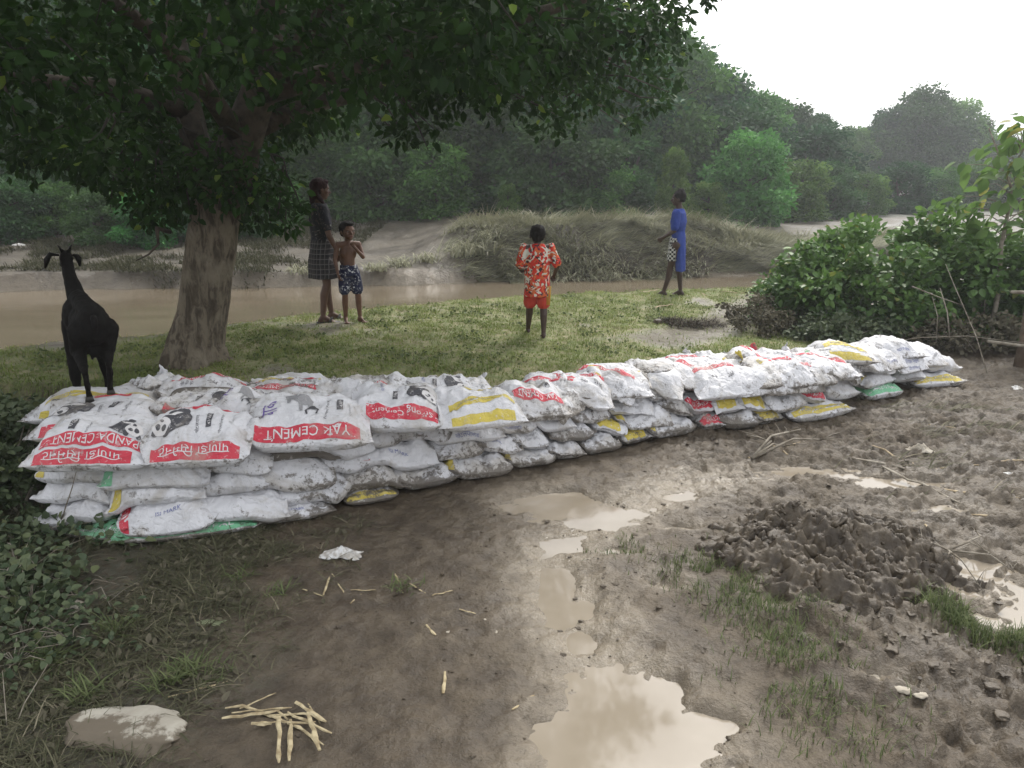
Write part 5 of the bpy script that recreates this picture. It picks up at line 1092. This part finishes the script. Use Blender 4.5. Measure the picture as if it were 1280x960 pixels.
# mud heap
def block(rg):
    bm = bmesh.new(); bmesh.ops.create_cube(bm, size=1.7); bmesh.ops.subdivide_edges(bm, edges=bm.edges[:], cuts=5, use_grid_fill=True); s = Vector((rg.random() * 90, 0, 0))
    for v in bm.verts:
        d = v.co.normalized(); v.co = v.co.lerp(d, .5); v.co += d * (mnoise.noise(v.co * 1.1 + s) * .6 + mnoise.noise(v.co * 3 + s) * .22 + mnoise.noise(v.co * 7 + s) * .08)
    bm.verts.index_update(); r = np.array([v.co[:] for v in bm.verts]), [[v.index for v in f.verts] for f in bm.faces]; bm.free(); return r
def heap():
    c = G(1045, 688, .08); cx, cy_ = c[0], c[1]; n = 190; u = np.linspace(-1, 1, n); U, Vv = np.meshgrid(u, u); X = cx + U * .74; Y = cy_ + Vv * .58
    a = np.hypot(U * 1.05 + .30 * fbm(U * 2, Vv * 2, 3), Vv * 1.1 + .25 * fbm(U * 2 + 9, Vv * 2, 3)); base = np.clip(1 - a ** 1.5, 0, 1)
    sh = base ** .7 * (.13 + .14 * fbm(U * 2.2, Vv * 2.2, 3, 5)); rd = (1 - np.abs(fbm(U * 4 + .5 * fbm(U * 5, Vv * 5, 2), Vv * 4, 4, 9)))
    sh = sh + base ** .5 * (.035 * (rd - .7) + .024 * fbm(U * 9, Vv * 9, 4, 2) + .008 * fbm(U * 30, Vv * 30, 3, 4))
    st = np.floor(sh / .055) * .055; sh = sh * .75
    Z = height(X, Y) - .03 + np.maximum(sh, 0) + .03 * ss(0, .08, base); ii_ = (np.arange(n - 1)[:, None] * n + np.arange(n - 1)[None, :]).ravel(); F = np.stack([ii_, ii_ + 1, ii_ + 1 + n, ii_ + n], 1)
    m = NT('dug_mud'); P = m.pos(); n2 = m.noise(P, 9, 6, .65); n3 = m.noise(P, 50, 5, .7); cc = m.mix(m.ramp(n2, .35, .65), (.046, .034, .022), (.100, .078, .052)); b = m.bump(n2, .7, .03); b = m.bump(n3, .6, .008, b)
    M = m.done(m.bsdf(cc, .5, b, .45)); V = np.stack([X.ravel() - cx, Y.ravel() - cy_, Z.ravel()], 1)
    mb = MB(); mb.add(V, F.tolist()); w_ = (base ** .5).ravel() * (sh.ravel() > .01); w_ = w_ / w_.sum(); shp = [block(rg) for _ in range(12)]
    for k in rg.choice(len(w_), 240, p=w_):
        r = .010 * 5 ** (rg.random() ** 1.9); e = Euler(rg.random(3) * 6.28).to_matrix(); bv, bf = shp[rg.integers(12)]; mb.add((bv * (1.3, 1, .6) * r) @ np.array(e).T + V[k] - (0, 0, r * .35), bf)
    o = link('mud_heap', mb.mesh('mud_heap', [M])); o.location = (cx, cy_, 0)
    tag(o, 'heap of freshly dug dark wet mud between the large right puddle and the grass strip', 'mud heap'); return M
DUG = heap()
def clod(rg, r): return block(rg)
def many_clods(n, sampler, name, label, mat, lo, hi, flat=.55):
    mb = MB(); bases = [clod(rg, 1) for _ in range(10)]
    XY = np.array([sampler() for _ in range(n)]); ZZ = height(XY[:, 0], XY[:, 1])
    for (x, y), z in zip(XY, ZZ):
        V, F = bases[rg.integers(10)]; r = lo * (hi / lo) ** (rg.random() ** 1.8); a = rg.random() * 6.28; ca, sa = math.cos(a), math.sin(a)
        W_ = V * np.array([1.25, 1, flat]) * r; mb.add(np.stack([W_[:, 0] * ca - W_[:, 1] * sa + x, W_[:, 0] * sa + W_[:, 1] * ca + y, W_[:, 2] + z - r * .08], 1), F)
    tag(link(name, mb.mesh(name, [mat])), label, 'mud clods', kind='stuff')
hc = G(1045, 700, .08)
def samp_a():
    while True:
        x, y = rg.uniform(.2, 4.2), rg.uniform(2.1, 6.2); w_ = math.exp(-(((x - hc[0]) / 1.0) ** 2 + ((y - hc[1]) / .9) ** 2)) + .16
        if rg.random() < w_: return x, y
def samp_b():
    px = rg.uniform(880, 1280); t = (px - 1000) / 280; p = G(px, 730 + 150 * t + rg.normal() * 40, 0); return p[0], p[1]
many_clods(700, samp_a, 'mud_clods', 'small lumps of trodden mud around the heap and the puddles', MUD, .004, .018, .35)
many_clods(160, samp_b, 'dug_clods', 'darker mud lumps fallen in a band below the heap', DUG, .006, .028, .35)
many_clods(500, lambda: (rg.uniform(-1.6, .9), rg.uniform(2.1, 4.6)), 'mud_crumbs', 'fine mud crumbs on the smooth mud in front of the wall', MUD, .003, .012)
# weeds in the mud
def strip(pts, n, wd, ln, name, label, mat=GR_WEED, tall=.35):
    P = []; pts = [G(a, b, 0)[:2] for a, b in pts]; seg = [np.linalg.norm(pts[i + 1] - pts[i]) for i in range(len(pts) - 1)]; cum = np.concatenate([[0], np.cumsum(seg)])
    for _ in range(n):
        s = rg.random() * cum[-1]; i = min(np.searchsorted(cum, s) - 1, len(seg) - 1); i = max(i, 0); t = (s - cum[i]) / seg[i]; q = pts[i] * (1 - t) + pts[i + 1] * t + rg.normal(size=2) * wd
        P.append(q)
    P = np.array(P); P = P[fbm(P[:, 0] * 4, P[:, 1] * 4, 2, 5) > -.25]; P = np.column_stack([P, height(P[:, 0], P[:, 1])]); n = len(P); V, F, A = blades(P, rg.uniform(.4, 1, n) * ln, rg.uniform(.0022, .005, n), rg, tall, None, 3, rg.random(n)); tag(link(name, npmesh(name, V, F, [mat], attrs=dict(var=A))), label, 'grass', kind='stuff')
strip([(850, 715), (900, 740), (980, 790), (1000, 850), (1060, 930)], 2900, .14, .07, 'grass_strip', 'thin strip of muddy green grass running down from the heap')
strip([(1165, 770), (1210, 800), (1290, 835)], 1500, .06, .10, 'puddle_grass', 'upright green grass on the near edge of the large right puddle')
strip([(750, 690), (790, 685)], 260, .06, .05, 'mud_sprouts', 'few green sprouts beside the pale puddle')
strip([(860, 730), (900, 725)], 300, .08, .04, 'heap_sprouts', 'sparse sprouts left of the heap')
# litter of torn plants on the left
def littermask(x, y):
    px, py = proj(np.stack([x, y, x * 0], -1)); f = fbm(x * 2.2, y * 2.2, 3, 71)
    a = ss(460, 330, px + (py - 680) * .75 + 110 * f) * (py > 650) * ss(-.35, .15, f + .25); return np.clip(a, 0, 1)
P = scatter(15000, -3.4, .2, 2.0, 4.4, littermask, rg); n = len(P)
V, F, A = blades(P + (0, 0, .004), rg.uniform(.04, .17, n), rg.uniform(.002, .0055, n), rg, 1.25, None, 3, rg.random(n) ** 1.3, .5)
tag(link('plant_litter', npmesh('plant_litter', V, F, [GR_DEAD], attrs=dict(var=A))), 'dark matted litter of uprooted grass on the mud at lower left', 'plant litter', kind='stuff')
P = scatter(2600, -3.4, .0, 2.0, 4.4, littermask, rg); n = len(P)
V, F, A = leafset(P + (0, 0, .012), rg.uniform(.02, .05, n), None, rg, .0, .55, .7, rg.random(n)); tag(link('fallen_leaves', npmesh('fallen_leaves', V, F, [LF_DEAD], attrs=dict(var=A))), 'grey-brown fallen leaves among the plant litter', 'leaf litter', kind='stuff')
def tuft(px, py, n, ln, label, mat=GR_WEED, lean=.8, r=.036):
    p = at_px(px, py, 0); P = np.stack([rg.normal(0, r, n), rg.normal(0, r, n), np.zeros(n)], 1); V, F, A = blades(P, rg.uniform(.5, 1, n) * ln, rg.uniform(.004, .008, n), rg, lean, None, 4, rg.random(n)); o = link('grass_tuft', npmesh('grass_tuft', V, F, [mat], attrs=dict(var=A))); o.location = p
    tag(o, label, 'grass tuft', 'grass tufts on the mud at lower left')
for a in ((150, 790, 60, .16, 'grass tuft right of the creeper, upper of the lower left tufts'), (60, 830, 90, .16, 'thick grass tuft at the left edge above the stone'), (110, 870, 70, .15, 'grass tuft just above the half-buried stone'), (235, 840, 70, .13, 'grass tuft with long blades above the bundle of stalks'),
          (205, 855, 60, .12, 'grass tuft between the stone and the stalks'), (270, 850, 40, .12, 'small grass tuft nearest the bundle of stalks'), (300, 720, 50, .10, 'flattened grass tuft below the green bag'), (350, 740, 40, .1, 'flattened grass tuft left of the straw pieces'), (20, 770, 60, .14, 'grass tuft at the left edge below the creeper'), (500, 735, 40, .09, 'small dark tuft among the scattered straws')):
    tuft(*a)
# creeper and its neighbours at the left foot of the wall
def creeper(label, spots, n, ls, seed, hgt=.12):
    rg = np.random.default_rng(seed); c = at_px(*spots[0], 0.1); root = empty('creeper', c); tag(root, label, 'creeping plant', 'creeping plants at the left foot of the wall'); mb = MB(); Vs, Fs, As = [], [], []; cnt = 0
    for (px, py) in spots:
        q = at_px(px, py, .1) - c; tube(mb, [(0, 0, .0), q * .5 + A3(0, 0, hgt * .8), q + A3(0, 0, hgt * .4)], [.004, .003, .002], 5)
        m_ = n // len(spots); P = q + np.stack([rg.normal(0, .13, m_), rg.normal(0, .11, m_), rg.random(m_) ** 1.2 * hgt], 1); P[:, 2] += height(P[:, 0] + c[0], P[:, 1] + c[1], False) - (q[2] + c[2]) + .01
        V, F, A = leafset(P, rg.uniform(.6, 1.2, m_) * ls, None, rg, .1, .85, .75, rg.random(m_)); Vs.append(V); Fs.append(F + cnt); As.append(A); cnt += len(V)
        for _ in range(10):
            k = rg.integers(m_); tube(mb, [q, (q + P[k]) / 2 + A3(0, 0, .03), P[k]], [.003, .0025, .0015], 4)
    link('stems', npmesh('stems', np.vstack(mb.V), mb.F, [TWIG]), root); link('leaves', npmesh('leaves', np.vstack(Vs), np.vstack(Fs), [LF_CREEP], attrs=dict(var=np.concatenate(As))), root)
creeper('round-leaved creeper lying against the lowest bags at the left end', [(110, 668), (70, 672), (150, 670), (40, 680), (170, 672)], 420, .055, 1, .10)
creeper('creeper with rounded leaves at the left edge below the wall', [(25, 720), (10, 690), (60, 730), (40, 760), (5, 750)], 620, .055, 2, .14)
creeper('dusty grey creeper at the lower left edge', [(30, 800), (70, 790), (20, 830), (90, 810)], 480, .035, 3, .10)
leafy_bush('bank_shrub', 'dark leafy shrub filling the hollow left of the wall end', (-3.35, 4.75, 0), (.55, .5, .50), 2400, .055, LF_CREEP, 41, 12, 'shrubs in the hollow left of the wall')
leafy_bush('bank_shrub', 'dark shrub at the left edge below the bank edge', (-3.75, 5.4, 0), (.65, .45, .42), 2400, .055, LF_CREEP, 42, 12, 'shrubs in the hollow left of the wall')
leafy_bush('bank_shrub', 'low dark shrub at the left foot of the wall', (-2.95, 4.35, 0), (.32, .28, .38), 1500, .05, LF_CREEP, 43, 10, 'shrubs in the hollow left of the wall')
# straw-coloured stalks
STRAW = simple('dry_stalk', (.26, .20, .11), (.50, .42, .26), 25, .7, .4, .003); STRAWD = simple('wet_stalk', (.26, .20, .12), (.40, .32, .20), 25, .7, .4, .003)
def stalk(px, py, qx, qy, r, label, lift=.0, mat=STRAW, name='dry_stalk', cat='stalk', group='dry stalks lying on the mud', lift2=None):
    a, b = at_px(px, py, 0), at_px(qx, qy, 0); a[2] += lift + r * .7; b[2] += (lift if lift2 is None else lift2) + r * .7; mb = MB(); m_ = (a + b) / 2; rgs = np.random.default_rng(int(px * 7 + py)); n = 7
    pts = [a + (b - a) * t for t in np.linspace(0, 1, n)]; ln = np.linalg.norm(b - a); pts = [p + rgs.normal(size=3) * ln * .012 * (0 < i < n - 1) for i, p in enumerate(pts)]
    rr = r * (1 + .25 * rgs.normal(size=n).clip(-1, 1)); rr[0] *= .7; rr[-1] *= .5; tube(mb, np.array(pts) - m_, rr, 6, flat=.55, wob=.4, seed=int(px)); o = link(name, mb.mesh(name, [mat], False)); o.location = m_; tag(o, label, cat, group)
G_B = 'split stalks in the bundle at lower left'
for i, (s, lb) in enumerate((((282, 888, 400, 898), 'long stalk across the top of the bundle'), ((290, 896, 365, 888), 'upper left stalk of the bundle'), ((278, 905, 350, 893), 'stalk at the far left tip of the bundle'), ((330, 912, 395, 905), 'stalk in the middle of the bundle'), ((345, 890, 405, 935), 'stalk slanting down right out of the bundle'), ((360, 895, 415, 922), 'rightmost stalk of the bundle'),
          ((370, 885, 408, 905), 'short stalk at the upper right of the bundle'), ((350, 905, 349, 958), 'left of the two stalks pointing at the viewer'), ((363, 903, 362, 957), 'right of the two stalks pointing at the viewer'), ((300, 890, 345, 868), 'thin stalk pointing away up right from the bundle'), ((315, 912, 340, 910), 'short stub left of the bundle centre'), ((385, 900, 400, 945), 'stalk between the pair and the rightmost one'), ((340, 898, 380, 915), 'pale stalk buried in the bundle'))):
    stalk(*s, .0085 * rg.uniform(.6, 1.15) if i != 9 else .004, lb, .006 + .007 * (i % 4), STRAW, 'split_stalk', 'stalk', G_B, .004 + .005 * (i % 3))
for s in ((210, 872, 285, 852, .004, 'thin dry stalk above the bundle of split stalks'), (165, 783, 215, 797, .004, 'thin stalk lying in the litter left of the pale leaf'), (404, 745, 412, 722, .006, 'short upright-looking straw below the plastic foam'), (378, 737, 404, 746, .004, 'straw touching the short one below the foam'), (415, 718, 430, 742, .004, 'straw leaning right below the foam'),
          (438, 738, 470, 736, .0035, 'level straw right of the foam'), (438, 755, 452, 743, .004, 'short slanting straw below the level one'), (494, 718, 504, 742, .0045, 'straw standing in the small dark tuft'), (512, 730, 532, 742, .004, 'straw right of the dark tuft'), (540, 745, 566, 739, .004, 'rightmost straw of the scattered group'), (574, 762, 595, 768, .004, 'single pale straw on bare mud'),
          (554, 868, 556, 842, .007, 'thick pale stub standing out of the smooth mud'), (640, 888, 668, 870, .005, 'stick with a pale end near the big puddle'), (533, 782, 545, 795, .006, 'broken straw piece in the middle of the smooth mud'), (400, 905, 385, 880, .004, 'thin straw beside the bundle')):
    stalk(*s)
for s in ((1100, 603, 1205, 634, .012, 'long pale stick lying on the mud right of the heap'), (1060, 575, 1180, 590, .010, 'dark stick above the long pale one'), (1090, 560, 1190, 596, .008, 'thin stick crossing the dark one'), (1170, 585, 1280, 572, .009, 'stick at the right edge beside the white scrap'), (1180, 612, 1275, 625, .009, 'stick at the right edge of the small puddle'), (1200, 640, 1280, 650, .010, 'lowest stick of the right-hand pile'),
          (960, 556, 985, 563, .012, 'short thick stick in front of the yellow banded bag'), (935, 575, 1000, 553, .014, 'forked dark root in front of the wall'), (1130, 523, 1195, 536, .006, 'thin twig on bare mud below the right end'), (1155, 650, 1165, 675, .007, 'short stick standing in the mud by the heap'), (1080, 730, 1180, 733, .010, 'root sticking out of the heap toward the puddle')):
    stalk(*s, .0, TWIG if 'pale' in s[5] else STRAWD, 'stick', 'stick', 'sticks washed up on the right')
mb = MB(); rgs = np.random.default_rng(3)
P = scatter(1300, 2.0, 5.5, 4.4, 6.6, lambda x, y: ss(.15, .45, fbm(x * 1.6, y * 3.2, 3, 44)) * ss(2.2, 3, x), rg); n = len(P)
V, F, A = blades(P + (0, 0, .006), rg.uniform(.06, .22, n), rg.uniform(.003, .008, n), rg, 1.4, np.array([.9, .1, 0]), 3, rg.random(n), .3); tag(link('drift_litter', npmesh('drift_litter', V, F, [GR_DEAD], attrs=dict(var=A))), 'lines of drifted stems and bark on the mud at the right', 'plant litter', kind='stuff')
# branch fallen over the right puddle
def twiggy(label, start, ends, r, name='bare_branch', z=.02, up=.06, mat=TWIG):
    a = at_px(*start, 0); root = empty(name, a); tag(root, label, 'branch'); mb = MB()
    for k, (px, py) in enumerate(ends):
        b = at_px(px, py, 0) - a + A3(0, 0, z + .03 * (k % 2)); m_ = b * .5 + A3(rgs.normal() * .03, rgs.normal() * .03, up); tube(mb, [(0, 0, .01), m_, b], [r, r * .7, r * .3], 6)
        for _ in range(3):
            t = rgs.uniform(.3, .9); s = m_ * (1 - t) + b * t; e = s + A3(rgs.normal() * .10, rgs.normal() * .08, rgs.uniform(0, .08)); tube(mb, [s, (s + e) / 2 + A3(0, 0, .01), e], [r * .4, r * .3, r * .15], 4)
    link('twigs', npmesh('twigs', np.vstack(mb.V), mb.F, [mat]), root)
twiggy('bare twiggy branch fallen over the far edge of the big right puddle', (1185, 690), [(1215, 660), (1150, 700), (1245, 700), (1278, 705), (1230, 745), (1180, 720)], .006)
twiggy('grey driftwood branch lying in front of the middle of the wall', (940, 572), [(985, 560), (1000, 548), (965, 548), (1040, 565)], .012)
twiggy('thin trampled branch in the upper left of the litter', (95, 750), [(150, 735), (60, 735), (140, 765)], .004)
# rock, plastic, scraps
def lump(name, px, py, size, label, cat, mat, seed, sink=.3, nu=40, group=None, rough=(.25, .1)):
    p = at_px(px, py, 0); mb = MB(); ball(mb, (0, 0, 0), 1, None, nu, nu // 2); V = mb.V[0]; sv = Vector((seed * 3.3, 0, 0))
    d = np.array([mnoise.noise(Vector(v * 1.2) + sv) * rough[0] + mnoise.noise(Vector(v * 4) + sv) * rough[1] for v in V]); V = V * (1 + d)[:, None]; V[:, 2] = np.where(V[:, 2] > .62, .62 + (V[:, 2] - .62) * .25, V[:, 2]); mb.V[0] = V * np.array(size)
    o = link(name, mb.mesh(name, [mat])); o.location = (p[0], p[1], p[2] + size[2] * (1 - 2 * sink) * .5); o.rotation_euler = (0, 0, seed * .7); tag(o, label, cat, group); return o
m = NT('muddy_stone'); o_ = m.obj(); nn = m.noise(o_, 5, 5, .6, .5); sp = m.n('ShaderNodeSeparateXYZ'); m.l(o_, sp.inputs[0])
hh = m.math('ADD', m.math('MULTIPLY', sp.outputs[2], 9.), m.math('MULTIPLY', m.noise(o_, 7, 6, .65), 1.3)); hh = m.math('ADD', hh, m.math('MULTIPLY', sp.outputs[1], 2.2))
c = m.mix(m.ramp(hh, .93, 1.06), (.15, .125, .092), m.mix(m.ramp(nn, .35, .65), (.36, .33, .27), (.46, .43, .36))); STONE = m.done(m.bsdf(c, .8, m.bump(m.noise(o_, 30, 5), .5, .006), .3))
o = lump('half_buried_stone', 165, 915, (.235, .115, .062), 'pale flat stone half buried in the mud at the lower left corner', 'stone', STONE, 1, .42, 56, rough=(.30, .10)); o.rotation_euler.z = -.10
CLAY = simple('light_clay', (.34, .30, .24), (.45, .41, .34), 9, .8, .4, .01)
PLAST = simple('dirty_plastic', (.70, .70, .69), (.38, .35, .31), 30, .45, .5, .006)
def crumple(px, py, size, label, seed, mat=PLAST, name='plastic_scrap', n=26, amp=.5, group='plastic scraps on the ground'):
    p = at_px(px, py, 0); u = np.linspace(-1, 1, n); U, Vv = np.meshgrid(u, u); s = seed * 7.7; Z = (1 - np.abs(fbm(U * 2.2 + s, Vv * 2.2, 3, 2))) * np.clip(1.15 - np.hypot(U, Vv), 0, 1); k = 1 + .35 * fbm(U * 1.3 + s, Vv * 1.3, 2, 9)
    V = np.stack([U * size[0] * k, Vv * size[1] * k, Z * size[2] + .004], -1).reshape(-1, 3); V = np.concatenate([V, V - (0, 0, .003)]); ii_ = (np.arange(n - 1)[:, None] * n + np.arange(n - 1)[None, :]).ravel(); F = np.stack([ii_, ii_ + 1, ii_ + 1 + n, ii_ + n], 1); F = np.concatenate([F, F[:, ::-1] + n * n])
    o = link(name, npmesh(name, V, F, [mat], False)); o.location = p; tag(o, label, 'plastic scrap', group)
crumple(427, 693, (.105, .045, .055), 'crumpled white plastic lying on the mud in front of the wall', 1, n=34)
crumple(1149, 565, (.085, .05, .07), 'pale crumpled plastic bag on bare mud right of the wall', 2, CLAY)
crumple(1262, 590, (.08, .03, .02), 'flat white scrap by the right edge', 3)
crumple(32, 362, (.16, .08, .06), 'white litter leftmost at the far waterline', 4, at_px and PLAST); crumple(133, 362, (.09, .06, .05), 'small white scrap at the far waterline behind the goat', 5); crumple(155, 359, (.12, .07, .07), 'white litter at the far waterline between goat and tree', 6)
crumple(262, 778, (.06, .028, .012), 'pale green leaf-like scrap on the mud below the litter', 7, simple('pale_green_scrap', (.23, .26, .15), (.30, .33, .2), 9, .7, .2))
crumple(72, 752, (.035, .025, .03), 'pale scrap between the creeper and the litter', 8, CLAY); crumple(93, 757, (.045, .03, .04), 'brownish pale scrap in the litter right of the creeper', 9, CLAY)
crumple(1270, 484, (.07, .04, .03), 'white scrap under the wooden post at the right edge', 10)
lump('clay_lump', 950, 652, (.035, .03, .02), 'small orange brick chip on top of the heap side', 'brick chip', simple('brick_chip', (.32, .19, .11), None, 9, .8, .2), 4, .1, 12)
for i, (px, py, s_) in enumerate(((1095, 850, .035), (1128, 862, .04), (1150, 880, .03), (560, 790, .012), (620, 790, .014), (607, 775, .012))):
    lump('clay_chip', px, py, (s_ * .8, s_ * .55, s_ * .22), ['pale clay chip left of a close group of three', 'middle and largest pale clay chip of three', 'pale clay chip right of a close group of three', 'tiny pale chip on the smooth mud, leftmost', 'tiny pale chip on the smooth mud, lowest right', 'tiny pale chip on the smooth mud, upper'][i], 'clay chip', CLAY, i + 3, .3, 20, 'pale clay chips on the mud', (.7, .4))
RTS = leafmat('dark_roots', (.022, .018, .013), (.07, .058, .042), 0, .9, .1)
lump('mud_lump', 822, 404, (.05, .05, .05), 'small round mud lump beside the root clump', 'mud lump', DUG, 7, .2, 16)
for (px, py, n, ln, r_, lb) in ((868, 408, 700, .16, .13, 'flat tangle of dark roots on the turf by the path'), (838, 402, 260, .10, .06, 'small dark root tangle left of the flat one')):
    p = at_px(px, py, .2); P = np.stack([rg.normal(0, r_ * 1.5, n).clip(-.3, .3), rg.normal(0, r_, n), rg.random(n) * .04], 1); V, F, A = blades(P, rg.uniform(.5, 1, n) * ln, rg.uniform(.006, .012, n), rg, 1.1, None, 4, rg.random(n), .8); o = link('root_clump', npmesh('root_clump', V, F, [RTS], attrs=dict(var=A))); o.location = p; tag(o, lb, 'root clump')
for s in ((800, 366, 826, 363, .012, 'stick at the water left of the woman in blue'), (858, 362, 885, 370, .016, 'pale stick right behind the feet of the woman in blue'), (815, 386, 842, 381, .012, 'stick on the turf left of her feet'), (722, 426, 750, 413, .006, 'thin stem on the turf right of the boy in red'), (900, 366, 935, 367, .010, 'thin pole at the water right of the woman in blue')):
    stalk(*s, .0, STRAWD, 'washed_stick', 'stick', 'sticks on the river bank')
# post and rail, bare stems at the right edge
WOOD = simple('weathered_wood', (.10, .072, .05), (.17, .13, .095), 7, .85, .8, .015)
def post():
    b = PD(1273, 468, 7.9); z0 = gz(b[0], 7.9); root = empty('wooden_post', (b[0], 7.9, z0)); tag(root, 'weathered wooden post with a cross rail at the right edge', 'post'); mb = MB(); tube(mb, [(0, 0, -.1), (.01, 0, .3), (.0, 0, .72), (.01, 0, 1.08)], [.065, .06, .055, .05], 12, wob=.15); link('upright', mb.mesh('upright', [WOOD]), root)
    mb = MB(); tube(mb, [(-.26, -.075, .80), (0, -.075, .79), (.5, -.06, .77)], [.022, .026, .025], 8, flat=.8, wob=.1); link('rail', mb.mesh('rail', [TWIG]), root)
    mb = MB(); tube(mb, [(-.42, -.08, .30), (0, -.07, .24), (.5, -.06, .2)], [.016, .018, .016], 8, wob=.1); link('rail', mb.mesh('rail', [TWIG]), root)
post()
def bare_stem(label, pts, r):
    a = PD(*pts[0]); mb = MB(); P = [PD(*p) - a for p in pts]; tube(mb, P, np.linspace(r, r * .4, len(P)), 6); o = link('dry_cane', mb.mesh('dry_cane', [TWIG])); o.location = a; tag(o, label, 'cane', 'bare canes in front of the thicket')
bare_stem('long bare stem leaning from the thicket down to the right', [(1235, 470, 7.6), (1220, 420, 7.9), (1190, 350, 8.3), (1182, 330, 8.4)], .007)
bare_stem('arched dry cane across the right edge low down', [(1110, 428, 8.2), (1150, 422, 8.0), (1210, 420, 7.8), (1290, 430, 7.7)], .006)
bare_stem('thin stem slanting across the front of the large-leaved bush', [(1140, 358, 8.7), (1175, 372, 8.5), (1205, 382, 8.4)], .008)
bare_stem('thick grey stem inside the thicket left of the leaning one', [(1188, 430, 8.5), (1184, 390, 8.6), (1175, 360, 8.8)], .010)
bare_stem('pale grey stem behind the thick one', [(1170, 430, 8.6), (1172, 395, 8.7), (1165, 370, 8.8)], .008)
bare_stem('dry plant stalk at the lower left corner, leftmost', [(12, 945, 2.42), (8, 900, 2.5), (3, 838, 2.6)], .003)
bare_stem('dry plant stalk leaning right at the lower left corner', [(12, 930, 2.45), (30, 880, 2.55), (60, 830, 2.7)], .003)
bare_stem('dark twig leaning on the lowest bags at the left end', [(75, 655, 4.05), (90, 610, 4.03), (97, 583, 4.02)], .004)
